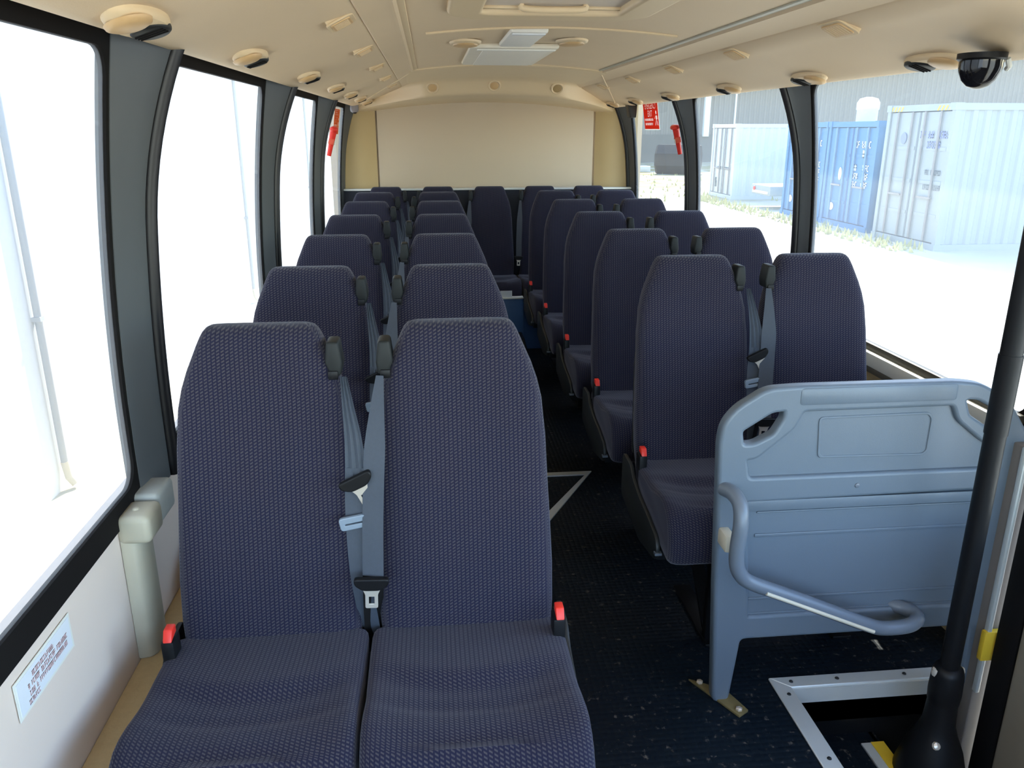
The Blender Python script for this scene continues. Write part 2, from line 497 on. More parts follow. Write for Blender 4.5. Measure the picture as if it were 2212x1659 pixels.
# lower walls (z floor .. sill) with outer skin
def wall_side(name, s):
    w = tag(bpy.data.objects.new(name, bpy.data.meshes.new(name)), kind='structure')
    x = XL if s < 0 else XR
    o = -1 if s < 0 else 1
    m = MB()
    ya = Y0 if s < 0 else 1.80
    m.box(min(x, x + o * 0.07), max(x, x + o * 0.07), ya, Y1, -0.5, 0.778)
    if s > 0: m.box(x, x + 0.07, Y0, 0.55, -0.5, 0.778)
    # cant rail above the windows
    xo = x - o * 0.075
    v = []
    me = bpy.data.meshes.new(name)
    me.from_pydata(m.v, [], m.f)
    w.data = me
    me.materials.append(WALLP if s < 0 else TAN)
    bm = bmesh.new(); bm.from_mesh(me); bmesh.ops.recalc_face_normals(bm, faces=bm.faces); bm.to_mesh(me); bm.free()
    COL.objects.link(w)
    MB().prism([(xo, 1.742), (xo + o * 0.09, 1.742), (xo + o * 0.05, 1.97), (xo - o * 0.03, 1.97)], Y0, Y1, 1).build('cant_rail', CREAM2, w)
    return w
wall_left = wall_side('wall_left', -1)
wall_right = wall_side('wall_right', 1)

# rubber-framed windows
def frame_ring(name, s, ya, yb, za, zb, band, r, mat, parent, th=0.014, band_top=None, bb=0.055):
    bt = band if band_top is None else band_top
    def rrect(y0, y1, z0, z1, rad, n=6, side=10):
        pts = []
        cs = [(y1 - rad, z1 - rad, 0), (y0 + rad, z1 - rad, 90), (y0 + rad, z0 + rad, 180), (y1 - rad, z0 + rad, 270)]
        arcs = []
        for cy, cz, a0 in cs:
            arcs.append([(cy + rad * math.cos(math.radians(a0 + 90 * k / n)), cz + rad * math.sin(math.radians(a0 + 90 * k / n))) for k in range(n + 1)])
        for i in range(4):
            pts += arcs[i]
            p, q = arcs[i][-1], arcs[(i + 1) % 4][0]
            for k in range(1, side): pts.append((p[0] + (q[0] - p[0]) * k / side, p[1] + (q[1] - p[1]) * k / side))
        return pts
    outer = rrect(ya, yb, za, zb, 0.004)
    inner = rrect(ya + band, yb - band, za + bb, zb - bt, r)
    o = 1 if s < 0 else -1
    n = len(outer)
    v = []
    for (loop, d) in ((outer, 0.006), (inner, 0.006), (inner, 0.006 - th), (outer, 0.006 - th)):
        for (y, z) in loop: v.append((gx(z, s) + o * d, y, z))
    f = []
    for i in range(n):
        j = (i + 1) % n
        for k in range(4):
            k2 = (k + 1) % 4
            f.append((k * n + i, k * n + j, k2 * n + j, k2 * n + i))
    me = bpy.data.meshes.new(name); me.from_pydata(v, [], f)
    bm = bmesh.new(); bm.from_mesh(me); bmesh.ops.recalc_face_normals(bm, faces=bm.faces); bm.to_mesh(me); bm.free()
    return link(name, me, mat, parent, True, 40)

wcount = [0]
def window(s, ya, yb, za=0.772, zb=1.745, band=0.030, band_top=0.05, r=0.05, glass=None):
    wcount[0] += 1
    zs = [za + 0.01 + (zb - za - 0.02) * i / 14 for i in range(15)]
    v, f = [], []
    for z in zs:
        for y in (ya + 0.01, yb - 0.01): v.append((gx(z, s), y, z))
    for i in range(14): f.append((2 * i, 2 * i + 1, 2 * i + 3, 2 * i + 2))
    w = pmesh('window_%d' % wcount[0], v, f, glass or GLASS, None, True)
    tag(w, kind='structure')
    frame_ring('window_seal', s, ya, yb, za, zb, band, r, RUBBER, w, band_top=band_top)
    return w

window(-1, -1.15, 0.04, glass=CLEAR)
window(-1, 0.13, 1.675)
window(-1, 1.83, 3.165)
window(-1, 3.36, 4.615)
window(-1, 4.77, 6.065)
window(1, 1.80, 3.165, band_top=0.028, glass=HAZY)
window(1, 3.245, 4.615, band_top=0.028, glass=MILD)
window(1, 4.72, 6.065, band_top=0.028, glass=FAINT)
window(1, -1.15, 0.45, glass=CLEAR)

BEADM = plain('black_bead', (0.010, 0.009, 0.011), 0.35, var=0.1, spec=0.5)
tcount = [0]
def trim_name():
    tcount[0] += 1
    return 'trim_%d' % tcount[0]

def pillar(s, ya, yb, bead=0.017):
    """slate trim between two windows, leaning in towards the roof, with a black bead on its far edge"""
    zs = [0.77 + (1.735 - 0.77) * i / 24 for i in range(25)]
    o = 1 if s < 0 else -1
    v, f = [], []
    for z in zs:
        g = gx(z, s) + o * 0.008; p = px(z, s) - o * 0.002
        row = [(g, ya), (g + (p - g) * 0.12, ya + 0.015), (g + (p - g) * 0.55, ya + (yb - ya) * 0.5), (p - o * 0.002, yb - 0.045), (p - o * 0.006, yb - 0.022), (gx(z, s) - o * 0.01, yb), (gx(z, s) - o * 0.02, ya)]
        v += [(x, y, z) for x, y in row]
    k = 7
    for i in range(24):
        for j in range(k):
            j2 = (j + 1) % k
            f.append((i * k + j, i * k + j2, (i + 1) * k + j2, (i + 1) * k + j))
    me = bpy.data.meshes.new('p'); me.from_pydata(v, [], f)
    bm = bmesh.new(); bm.from_mesh(me); bmesh.ops.recalc_face_normals(bm, faces=bm.faces); bm.to_mesh(me); bm.free()
    t = tag(link(trim_name(), me, PILLAR, None, True, 50), kind='structure')
    pts = [(px(z, s) - o * 0.002, yb - 0.022, z) for z in zs]
    MB().tube(pts, bead, 10).build('edge_bead', BEADM, t, True)
    return t
for (ya, yb) in ((0.02, 0.15), (1.66, 1.842), (3.15, 3.345), (4.60, 4.78), (6.05, 6.24)):
    pillar(-1, ya, yb)
for (ya, yb) in ((3.15, 3.255), (4.60, 4.73), (6.05, 6.20), (1.66, 1.78)):
    pillar(1, ya, yb)

# inside sills and skirting ducts
t = tag(box(trim_name(), XL, XL + 0.10, Y0 + 0.2, 5.4, FZ, 0.462, TAN, None, 0.008), kind='structure')
# right side: olive seal, white sill, olive strip
t = tag(box(trim_name(), 1.512, XR, 1.83, Y1 - 0.3, 0.757, 0.806, PEARL, None, 0.006), kind='structure')
box('sill_seal', 1.530, XR, 1.83, Y1 - 0.3, 0.806, 0.831, OLIVE, t, 0.004)
box('lower_sill_strip', 1.516, XR, 1.83, Y1 - 0.3, 0.735, 0.757, OLIVE, t, 0.004)
# left: beige rib cover beside the first seats, and the pillar foot behind it
cover = tag(MB().prism([(-0.655, 1.525), (-0.628, 1.530), (-0.618, 1.545), (-0.616, 1.605), (-0.655, 1.61)], 0.462, 0.76, 2).build(trim_name(), BEIGE, None, bevel=0.006), kind='structure')
MB().box(-0.657, -0.590, 1.522, 1.612, 0.738, 0.800).build('rib_cover_cap', BEIGE, cover, bevel=0.014, bseg=4)
MB().lathe([(0.008, 0), (0.006, 0.003), (0.003, 0.004)], 12, Matrix.Translation((-0.628, 1.565, 0.800))).build('cap_screw', BEIGE, cover)
cover2 = tag(MB().box(-0.665, -0.598, 1.618, 1.72, 0.735, 0.806).build(trim_name(), plain('pale_grey_plastic', (0.42, 0.43, 0.40), 0.45), None, bevel=0.012, bseg=3), kind='structure')

# ------------------------------------------------------------------ ceiling
CH = 0.49
def cz(x):
    h = (x - XC) / CH
    return 1.850 + 0.030 * (1 - h * h)
xs = [XC - CH + 2 * CH * i / 16 for i in range(17)]
v, f = [], []
ys = [Y0, 2.875, 2.90, 4.50]
for y in ys:
    for x in xs: v.append((x, y, cz(x)))
nb = len(v)
for (x, y, z) in list(v): v.append((x, y, z + 0.03))
for j in range(len(ys) - 1):
    for i in range(16):
        a = j * 17 + i
        f.append((a, a + 1, a + 18, a + 17)); f.append((nb + a, nb + a + 17, nb + a + 18, nb + a + 1))
ceil = tag(pmesh('ceiling', v, f, CREAM, None, True, 40), kind='structure')
MB().tube([(x, 2.89, cz(x) - 0.001) for x in xs[1:-1]], 0.006, 8).build('cross_seam_bead', CREAM2, ceil, True)
MB().tube([(x, 4.46, cz(x) - 0.002) for x in xs], 0.007, 8).build('cross_seam_bead', CREAM2, ceil, True)
# side coves: (h from the centre line, z), lower edge rounded
COVE = [(1.035, 1.762), (0.990, 1.730), (0.965, 1.711), (0.945, 1.704), (0.922, 1.706), (0.895, 1.714), (0.865, 1.727), (0.80, 1.749),
        (0.72, 1.775), (0.685, 1.787), (0.675, 1.789), (0.60, 1.813), (0.592, 1.820), (0.586, 1.816), (0.515, 1.840), (0.505, 1.838), (0.497, 1.846), (0.490, 1.858)]
for s, nm in ((-1, 'cove_panel'), (1, 'cove_panel')):
    v, f = [], []
    yy = [Y0 + (6.24 - Y0) * i / 12 for i in range(13)]
    for y in yy:
        for h, z in COVE: v.append((XC + s * h, y, z))
    k = len(COVE)
    for j in range(12):
        for i in range(k - 1): f.append((j * k + i, j * k + i + 1, (j + 1) * k + i + 1, (j + 1) * k + i))
    c = pmesh(nm, v, f, CREAM, ceil, True, 35)
    MB().box(min(XC + s * 0.500, XC + s * 0.478), max(XC + s * 0.500, XC + s * 0.478), Y0, 4.5, 1.846, 1.856).build('edge_channel', plain('olive_channel', (0.40, 0.38, 0.29), 0.4) if s > 0 else CREAM2, ceil, bevel=0.003)
roof = tag(box('roof', -0.80, 1.66, Y0 - 0.02, Y1 + 0.12, 1.955, 1.985, BODY), kind='structure')

# rear header bridging ceiling and back wall
HP = [(4.44, 1.886), (4.46, 1.872), (4.52, 1.869), (4.90, 1.867), (5.25, 1.865), (5.33, 1.860), (5.37, 1.852), (5.395, 1.838), (5.43, 1.788), (5.44, 1.775), (5.455, 1.766), (5.49, 1.763), (5.70, 1.757), (6.00, 1.749), (6.26, 1.742)]
v, f = [], []
HX = [-0.62 + 2.12 * i / 48 for i in range(49)]
for (y, z) in HP:
    for x in HX:
        h = abs(x - XC)
        back = max(0.0, min(1.0, (y - 5.0) / 0.35)) * max(0.0, (6.26 - y) / 0.90)
        yy = y + 0.72 * max(0.0, (h - 0.44) / 0.46) ** 1.1 * min(1.0, back)
        arch = 0.030 * (h / 0.49) ** 2 * (0.75 if y > 5.3 else 1.0)
        v.append((x, min(yy, 6.27), z - arch))
for j in range(len(HP) - 1):
    for i in range(48): f.append((j * 49 + i, j * 49 + i + 1, (j + 1) * 49 + i + 1, (j + 1) * 49 + i))
for s in (-1, 1):
    pts = []
    for i in range(13):
        h = 0.52 + (0.915 - 0.52) * i / 12
        zc = COVE[0][1]
        for q in range(len(COVE) - 1):
            if COVE[q + 1][0] <= h <= COVE[q][0]:
                zc = COVE[q + 1][1] + (COVE[q][1] - COVE[q + 1][1]) * (h - COVE[q + 1][0]) / (COVE[q][0] - COVE[q + 1][0]); break
        pts.append((XC + s * h, 4.46 + (h - 0.485) / 0.44 * 1.5, zc - 0.001))
    MB().tube(pts, 0.0035, 8).build('corner_bead', CREAM2, ceil, True)
wall_back = MB().box(-0.73, 1.63, 6.27, 6.36, -0.5, 1.95).build('wall_back', PANELCREAM)
tag(wall_back, kind='structure')
pmesh('header_panel', v, f, CREAM2, wall_back, True, 40)
# panel, ochre corner columns, ledge, dark shelf
MB().box(-0.375, 1.245, 6.235, 6.275, 1.125, 1.755).build('rear_panel', PANELCREAM, wall_back, bevel=0.006)
def column(s):
    xa = -0.385 if s < 0 else 1.255
    xb = XL - 0.02 if s < 0 else XR + 0.02
    pts = []
    n = 10
    ring = []
    for i in range(n + 1):
        t = i / n
        x = xa + (xb - xa) * t
        y = 6.225 - 0.05 * math.sin(PI * min(1, t * 1.4)) * 0.5 - 0.05 * t
        ring.append((x, y))
    v, f = [], []
    for z in (1.10, 1.74):
        v += [(x, y, z) for x, y in ring]
    for i in range(n): f.append((i, i + 1, n + 2 + i, n + 1 + i))
    return pmesh('corner_column', v, f, OCHRE, wall_back, True)
column(-1); column(1)
MB().box(-0.65, 1.545, 6.12, 6.24, 1.118, 1.132).build('ledge_strip', PEARL, wall_back, bevel=0.004)
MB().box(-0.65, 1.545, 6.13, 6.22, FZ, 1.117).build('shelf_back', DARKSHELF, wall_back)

# front of the bus behind the camera: bulkhead under a windscreen
wall_front = tag(MB().box(-0.66, 1.55, Y0 - 0.05, Y0, -0.5, 0.80).build('wall_front', BLACKP), kind='structure')
wcount[0] += 1
tag(pmesh('window_%d' % wcount[0], [(-0.60, Y0 - 0.02, 0.8), (1.47, Y0 - 0.02, 0.8), (1.47, Y0 - 0.02, 1.80), (-0.60, Y0 - 0.02, 1.80)], [(0, 1, 2, 3)], CLEAR), kind='structure')

# ------------------------------------------------------------------ door opening on the right
door = tag(MB().box(1.455, 1.50, 0.60, 1.595, -0.45, 0.62).build('door_1', plain('beige_door_lining', (0.27, 0.23, 0.18), 0.55), None, bevel=0.012, bseg=3), kind='structure')
MB().box(1.47, 1.495, 0.60, 1.595, 0.62, 1.70).build('door_pane', CLEAR, door)
MB().box(1.458, 1.505, 1.597, 1.675, -0.45, 1.70).build('door_seal', RUBBER, door, bevel=0.008)
jamb = tag(MB().box(1.447, 1.56, 1.70, 1.755, -0.2, 0.80).build(trim_name(), TAUPE, None, bevel=0.004), kind='structure')
MB().box(1.443, 1.455, 1.683, 1.70, 0.08, 0.80).build('jamb_bead', ALLOY, jamb, bevel=0.003)
MB().box(1.435, 1.505, 1.680, 1.699, 0.185, 0.275).build('yellow_marker', YELLOW, jamb, bevel=0.004)

# ------------------------------------------------------------------ seats
SX = []
def backrest_mesh():
    Z = [0.47, 0.52, 0.58, 0.66, 0.75, 0.84, 0.93, 1.01, 1.05, 1.085, 1.115, 1.135, 1.150, 1.160, 1.167, 1.171, 1.172]
    H = [0.176, 0.181, 0.186, 0.187, 0.184, 0.180, 0.177, 0.170, 0.161, 0.149, 0.136, 0.1275, 0.1205, 0.1150, 0.1085, 0.100, 0.09]
    D = [0.090, 0.10, 0.105, 0.105, 0.10, 0.10, 0.098, 0.095, 0.093, 0.091, 0.089, 0.086, 0.080, 0.070, 0.055, 0.034, 0.012]
    N = 44
    v, uv, f = [], [], []
    for z, h, d in zip(Z, H, D):
        front = -0.155 + (z - 0.56) * 0.215
        cy = front + 0.5 * 0.10 if z < 1.14 else (-0.155 + (z - 0.56) * 0.215) + 0.05
        per = 0.0; prev = None
        for k in range(N):
            a = -PI / 2 + 2 * PI * (k + 0.5) / N + PI
            ca, sa = math.cos(a), math.sin(a)
            x = h * math.copysign(abs(ca) ** 0.38, ca)
            y = d / 2 * math.copysign(abs(sa) ** 0.62, sa)
            if y < 0:
                q = min(1, abs(x) / h)
                y += 0.014 * (1 - q * q) * min(1, (1.17 - z) * 6)       # slightly dished front
                y += -0.006 * math.exp(-((z - 0.80) / 0.10) ** 2) * (1 - q * q)  # lumbar swell
            p = Vector((x, cy + y, z - FZ))
            if prev is not None: per += math.hypot(p.x - prev.x, p.y - prev.y)
            prev = p
            v.append(p); uv.append((per, z))
    # recenter u so that weave columns run straight up
    for i in range(len(Z)):
        mid = uv[i * N + N // 2][0]
        for k in range(N): uv[i * N + k] = (v[i * N + k].x + 2.0 if abs(v[i * N + k].x) < H[i] * 0.93 else uv[i * N + k][0] - mid + 2.0, uv[i * N + k][1])
    for i in range(len(Z) - 1):
        for k in range(N):
            k2 = (k + 1) % N
            f.append((i * N + k, i * N + k2, (i + 1) * N + k2, (i + 1) * N + k))
    f.append(tuple(range(N))[::-1]); f.append(tuple((len(Z) - 1) * N + k for k in range(N)))
    return v, f, uv

def cushion_mesh():
    prof = [(-0.08, 0.548), (-0.13, 0.552), (-0.18, 0.556), (-0.23, 0.561), (-0.28, 0.567), (-0.33, 0.574), (-0.37, 0.579), (-0.41, 0.581), (-0.44, 0.577),
            (-0.465, 0.565), (-0.482, 0.547), (-0.492, 0.522), (-0.496, 0.490), (-0.493, 0.455), (-0.484, 0.425), (-0.465, 0.412), (-0.42, 0.415), (-0.30, 0.425), (-0.10, 0.430)]
    # resample the top finely
    fine = []
    for i in range(len(prof) - 1):
        n = 4 if i < 8 else 1
        for k in range(n):
            t = k / n
            fine.append((prof[i][0] + (prof[i + 1][0] - prof[i][0]) * t, prof[i][1] + (prof[i + 1][1] - prof[i][1]) * t, 1 if i < 9 else 0))
    fine.append(prof[-1] + (0,))
    cyy = sum(p[0] for p in fine) / len(fine); czz = 0.49
    S = [-1, -0.985, -0.95, -0.88, -0.75, -0.6, -0.45, -0.3, -0.15, 0, 0.15, 0.3, 0.45, 0.6, 0.75, 0.88, 0.95, 0.985, 1]
    inset = {1: 0.030, 0.985: 0.016, 0.95: 0.007, 0.88: 0.002}
    hw = 0.199
    v, uv, f = [], [], []
    for s in S:
        ins = inset.get(abs(s), 0.0)
        arc = 0; pr = None
        for (y, z, top) in fine:
            yy, zz = y, z
            if top:
                e1 = -0.225 - 0.055 * (1 - s * s)          # worn pocket near the backrest
                zz -= 0.022 * (1 - abs(s) ** 3) * (1 / (1 + math.exp(max(-60, min(60, (e1 - y) * -140)))))
                e2 = -0.335 - 0.02 * (1 - s * s)
                zz -= 0.004 * (1 - s ** 4) * math.exp(-((y - e2) / 0.018) ** 2)
                zz += 0.004 * abs(s) ** 2
            d = Vector((yy - cyy, zz - czz))
            L = d.length
            q = d * max(0, (L - ins)) / L if L > 0 else d
            v.append((hw * s, cyy + q.x, czz + q.y - FZ))
            if pr is not None: arc += math.hypot(y - pr[0], z - pr[1])
            pr = (y, z)
            uv.append((hw * s + 2.0 + (ins * 0.6 if s > 0 else -ins * 0.6), arc))
    K = len(fine)
    for i in range(len(S) - 1):
        for k in range(K):
            k2 = (k + 1) % K
            f.append((i * K + k, i * K + k2, (i + 1) * K + k2, (i + 1) * K + k))
    f.append(tuple(range(K))[::-1]); f.append(tuple((len(S) - 1) * K + k for k in range(K)))
    return v, f, uv

def ribbon(name, cl, widths, dirs, mat, parent, th=0.0016, folds=0):
    """a flat strap; dirs give the width direction at each point; folds makes pleats"""
    n = len(cl); v, f = [], []
    nc = 2 if not folds else folds * 2 + 1
    for i in range(n):
        c = Vector(cl[i]); d = Vector(dirs[i]).normalized() if isinstance(dirs[0], (tuple, list, Vector)) else Vector(dirs)
        for j in range(nc):
            t = j / (nc - 1) - 0.5
            off = 0.0045 * ((j % 2) - 0.5) if folds else 0.0
            v.append(c + d * widths[i] * t + Vector((0, off, 0)))
    for i in range(n - 1):
        for j in range(nc - 1):
            f.append((i * nc + j, i * nc + j + 1, (i + 1) * nc + j + 1, (i + 1) * nc + j))
    o = len(v)
    v2 = v + [p + Vector((0, th, 0)) for p in v]
    f2 = f + [tuple(k + o for k in q[::-1]) for q in f]
    for i in range(n - 1):
        a, b = i * nc, (i + 1) * nc
        f2.append((a, b, b + o, a + o)); a += nc - 1; b += nc - 1
        f2.append((a, a + o, b + o, b))
    return pmesh(name, v2, f2, mat, parent, True, 45)

def tongue(parent, s, x, y, z, tilt, scale=1.0):
    """black grip with a steel tongue that has a slot"""
    R = Matrix.Translation((x, y, z)) @ Matrix.Rotation(tilt, 4, 'Y') @ Matrix.Rotation(PI / 2, 4, 'X')
    grip = MB()
    poly = round_poly([(-0.036, 0.016), (0.036, 0.016), (0.034, 0.004), (0.018, -0.008), (-0.018, -0.008), (-0.034, 0.004)], 0.008)
    g = curve2d('latch_grip', [poly], 0.004, 0.003, BLACKP, parent, lambda c: R @ Vector((c.x * 0.92, c.y * 0.9, c.z + 0.003)))
    out = round_poly([(-0.017, -0.004), (0.017, -0.004), (0.011, -0.018), (0.011, -0.046), (-0.011, -0.046), (-0.011, -0.018)], 0.003, 3)
    hole = round_poly([(-0.0055, -0.022), (0.0055, -0.022), (0.0055, -0.038), (-0.0055, -0.038)], 0.001, 2)
    t = curve2d('latch_tongue', [out, hole], 0.0012, 0.0004, STEEL, parent, lambda c: R @ Vector((c.x * 1.12, c.y * 1.1, c.z + 0.004)), 1)
    return g

def make_seat(s, legs=True, buckle=True):
    """s = +1 / -1: side on which the shoulder belt hangs; the buckle sits on the other side"""
    r = empty('bus_seat')
    v, f, uv = backrest_mesh()
    b = pmesh('backrest', v, f, FABRIC, r, True, 60, uv)
    v, f, uv = cushion_mesh()
    pmesh('seat_cushion', v, f, FABRIC, r, True, 60, uv)
    zz = lambda z: z - FZ
    o = -s
    # shell behind the backrest
    MB().prism(round_poly([(-0.165, zz(0.50)), (0.165, zz(0.50)), (0.172, zz(0.85)), (0.14, zz(1.06)), (0.09, zz(1.14)), (-0.09, zz(1.14)), (-0.14, zz(1.06)), (-0.172, zz(0.85))], 0.03, 3), 0, 0.012, 1).build('back_shell', DKGREY, r)
    sh = r.children[-1]
    for p in sh.data.vertices:
        z = p.co.z + FZ
        p.co.y += -0.155 + (z - 0.56) * 0.215 + 0.098
    # plastic side cover, outer side
    poly = round_poly([(-0.06, zz(0.545)), (-0.06, zz(0.40)), (-0.30, zz(0.355)), (-0.475, zz(0.385)), (-0.492, zz(0.42)), (-0.475, zz(0.455)), (-0.38, zz(0.475)), (-0.27, zz(0.49)), (-0.19, zz(0.515)), (-0.16, zz(0.545))], 0.02, 3)
    MB().prism(poly, o * 0.202, o * 0.214, 0).build('side_cover', DKGREY, r, bevel=0.003)
    MB().box(o * 0.208 - 0.010, o * 0.208 + 0.010, -0.494, -0.478, zz(0.409), zz(0.416)).build('cover_end_cap', RAILM, r)
    # buckle with red release
    if buckle: bk = MB().box(o * 0.186 - 0.013, o * 0.186 + 0.012, -0.217, -0.174, zz(0.47), zz(0.5935)).build('buckle', BLACKP, r, bevel=0.004)
    m = MB().prism([(-0.219, zz(0.594)), (-0.207, zz(0.616)), (-0.184, zz(0.616)), (-0.184, zz(0.599))], o * 0.186 - 0.0075, o * 0.186 + 0.0095, 0)
    if buckle: m.build('release_button', RED, bk, bevel=0.002)
    # shoulder guide
    gx0, gy0, gz0 = s * (0.146 if s > 0 else 0.154), -0.004, zz(1.110)
    g = MB()
    g.prism([(-0.011, 0.034), (0.013, 0.034), (0.019, -0.012), (0.015, -0.038), (-0.004, -0.040), (-0.016, -0.010)], -0.028, 0.028, 1)
    g.v = [(gx0 + s * x, gy0 + y, gz0 + z) for (x, y, z) in g.v]
    g = g.build('belt_guide', GUIDE, r, bevel=0.006, bseg=3)
    MB().box(gx0 - 0.010, gx0 + 0.010, gy0 - 0.032, gy0 - 0.026, gz0 - 0.044, gz0 - 0.026).build('guide_loop', BLACKP, g, bevel=0.002)
    # belt
    if s < 0:
        path = [(-0.165, -0.045, zz(1.075)), (-0.172, -0.080, zz(1.01)), (-0.179, -0.112, zz(0.93)), (-0.187, -0.139, zz(0.80)), (-0.191, -0.162, zz(0.685))]
        cl = smooth_path(path, 6)
        n = len(cl)
        w = [0.016 + (0.044 - 0.016) * min(1, i / (n * 0.45)) for i in range(n)]
        d = [(1, -0.25, 0.0)] * n
        ribbon('shoulder_belt', cl, w, d, WEB, r)
        tongue(r, s, -0.194, -0.172, zz(0.672), 0.04)
        low = smooth_path([(-0.192, -0.146, zz(0.69)), (-0.196, -0.135, zz(0.60)), (-0.198, -0.110, zz(0.50)), (-0.197, -0.09, zz(0.46))], 6)
        ribbon('lap_belt', low, [0.045] * len(low), [(1, 0.5, 0)] * len(low), RUBBER, r)
    else:
        path = [(0.168, -0.045, zz(1.075)), (0.176, -0.070, zz(1.02)), (0.184, -0.090, zz(0.96)), (0.188, -0.108, zz(0.885))]
        cl = smooth_path(path, 6)
        n = len(cl)
        w = [0.014 + (0.046 - 0.014) * (i / (n - 1)) for i in range(n)]
        ribbon('shoulder_belt', cl, w, [(1, -0.2, 0)] * n, WEB, r, folds=3)
        tongue(r, s, 0.190, -0.118, zz(0.873), -0.45)
        low = smooth_path([(0.186, -0.105, zz(0.90)), (0.182, -0.118, zz(0.80)), (0.186, -0.140, zz(0.68)), (0.197, -0.13, zz(0.56)), (0.199, -0.10, zz(0.48))], 6)
        ribbon('lap_belt', low, [0.042] * len(low), [(1, -0.15, 0)] * len(low), WEB, r)
        R = Matrix.Translation((0.181, -0.128, zz(0.792))) @ Matrix.Rotation(-0.18, 4, 'Y') @ Matrix.Rotation(PI / 2, 4, 'X')
        curve2d('belt_slider', [round_poly([(-0.029, 0.012), (0.029, 0.012), (0.029, -0.012), (-0.029, -0.012)], 0.005, 3), round_poly([(-0.022, 0.002), (0.022, 0.002), (0.022, -0.005), (-0.022, -0.005)], 0.002, 2)],
                0.003, 0.002, plain('grey_slider', (0.22, 0.27, 0.33), 0.4), r, lambda c: R @ Vector((c.x, c.y, c.z)), 1)
    if legs:
        m = MB(); m.box(-0.195, 0.195, -0.44, -0.405, zz(0.365), zz(0.41)); m.box(-0.195, 0.195, -0.14, -0.105, zz(0.385), zz(0.43))
        m.box(0.07, 0.10, -0.44, -0.11, zz(0.385), zz(0.41))
        m.build('seat_frame', BLACKP, r)
        fr = r.children[-1]
        MB().box(-0.030, 0.018, -0.435, -0.405, 0.006, zz(0.37)).build('leg', BLACKP, r, bevel=0.004)
        MB().prism([(-0.405, 0.02), (-0.385, 0.02), (-0.12, zz(0.385)), (-0.145, zz(0.385))], -0.024, 0.012, 0).build('leg', BLACKP, r)
        MB().box(-0.035, 0.023, -0.46, -0.13, 0.0, 0.010).build('foot_rail', BLACKP, r, bevel=0.003)
    return r

ORD = ['front', 'second', 'third', 'fourth', 'fifth', 'sixth']
G_SEAT = 'passenger seats'
seatA = make_seat(-1)        # belt on the photo's left of the seat
seatB = make_seat(1)         # belt on the photo's right
used = set()
def place(proto, x, y, z, label):
    if proto.name not in used:
        used.add(proto.name); o = proto
    else:
        o = copy_tree(proto)
    o.location = (x, y, z)
    tag(o, label, 'seat', G_SEAT)
    return o
Lrow = [1.631, 2.350, 3.083, 3.828, 4.560, 5.235]
Rrow = [2.452, 3.160, 3.876, 4.600, 5.290]
for i, y in enumerate(Lrow):
    extra = '' if i == 0 else ''
    place(seatA, 0.052, y - 0.025, FZ, 'navy patterned bus seat, aisle side of the %s pair left of the aisle%s' % (ORD[i], extra))
    place(seatB, -0.353, y - 0.025, FZ, 'navy patterned bus seat, window side of the %s pair left of the aisle%s' % (ORD[i], extra))
for i, y in enumerate(Rrow):
    extra = '' if i == 0 else ''
    place(seatB, 0.815, y - 0.025, FZ, 'navy patterned bus seat, aisle side of the %s pair right of the aisle%s' % (ORD[i], extra))
    place(seatA, 1.215, y - 0.025, FZ, 'navy patterned bus seat, window side of the %s pair right of the aisle%s' % (ORD[i], extra))
benchA = make_seat(-1, False, False)
benchB = make_seat(1, False, False)
benchA.scale.x = benchB.scale.x = 0.9
for k, (x, p, w) in enumerate(((-0.315, benchB, 'leftmost of the five along the back wall'), (0.058, benchA, 'second from left of the five along the back wall'),
                 (0.432, benchA, 'middle one of five, facing the aisle end'), (0.800, benchA, 'second from right of the five along the back wall'),
                 (1.165, benchB, 'rightmost of the five along the back wall'))):
    place(p, x, 5.93, 0.055, 'dark navy rear bench seat, ' + w)

# ------------------------------------------------------------------ grey panel by the door, with its rail
pan = empty('modesty_panel', (0.75, 1.75, FZ), 0, 'light grey moulded partition panel with two handle cutouts beside the door step', 'partition')
PY = 0.0
def P3(c): return Vector((c.x - 0.75, c.z, c.y - FZ))
def loc(poly): return poly
outline = round_poly([(0.728, 0.075), (0.706, 0.44), (0.687, 0.83), (0.693, 0.872), (0.720, 0.908), (0.790, 0.953), (0.868, 0.957), (1.270, 0.957), (1.330, 0.949), (1.405, 0.910), (1.475, 0.815), (1.482, 0.77), (1.482, 0.075), (1.440, 0.075), (1.432, 0.272), (0.775, 0.272), (0.757, 0.075)], 0.022, 4)
holeL = round_poly([(0.727, 0.858), (0.803, 0.907), (0.842, 0.911), (0.843, 0.882), (0.819, 0.838), (0.769, 0.813), (0.734, 0.812)], 0.012, 4)
holeR = round_poly([(1.291, 0.916), (1.304, 0.925), (1.334, 0.922), (1.401, 0.886), (1.412, 0.815), (1.367, 0.833), (1.309, 0.870)], 0.012, 4)
inner1 = round_poly([(0.744, 0.785), (0.773, 0.787), (0.860, 0.862), (0.880, 0.908), (1.272, 0.910), (1.290, 0.868), (1.362, 0.812), (1.428, 0.775), (1.428, 0.722), (0.757, 0.722)], 0.015, 4)
inner2 = round_poly([(0.757, 0.672), (1.425, 0.680), (1.425, 0.325), (0.790, 0.325)], 0.012, 4)
curve2d('panel_frame', [outline, holeL, holeR, inner1, inner2], 0.009, 0.009, MODEST, pan, P3, 3)
plate = round_poly([(0.735, 0.79), (0.775, 0.79), (0.875, 0.88), (0.890, 0.92), (1.262, 0.92), (1.28, 0.875), (1.37, 0.80), (1.44, 0.77), (1.44, 0.30), (0.770, 0.30)], 0.01, 3)
curve2d('panel_plate', [plate], 0.004, 0.001, MODEST, pan, P3, 1)
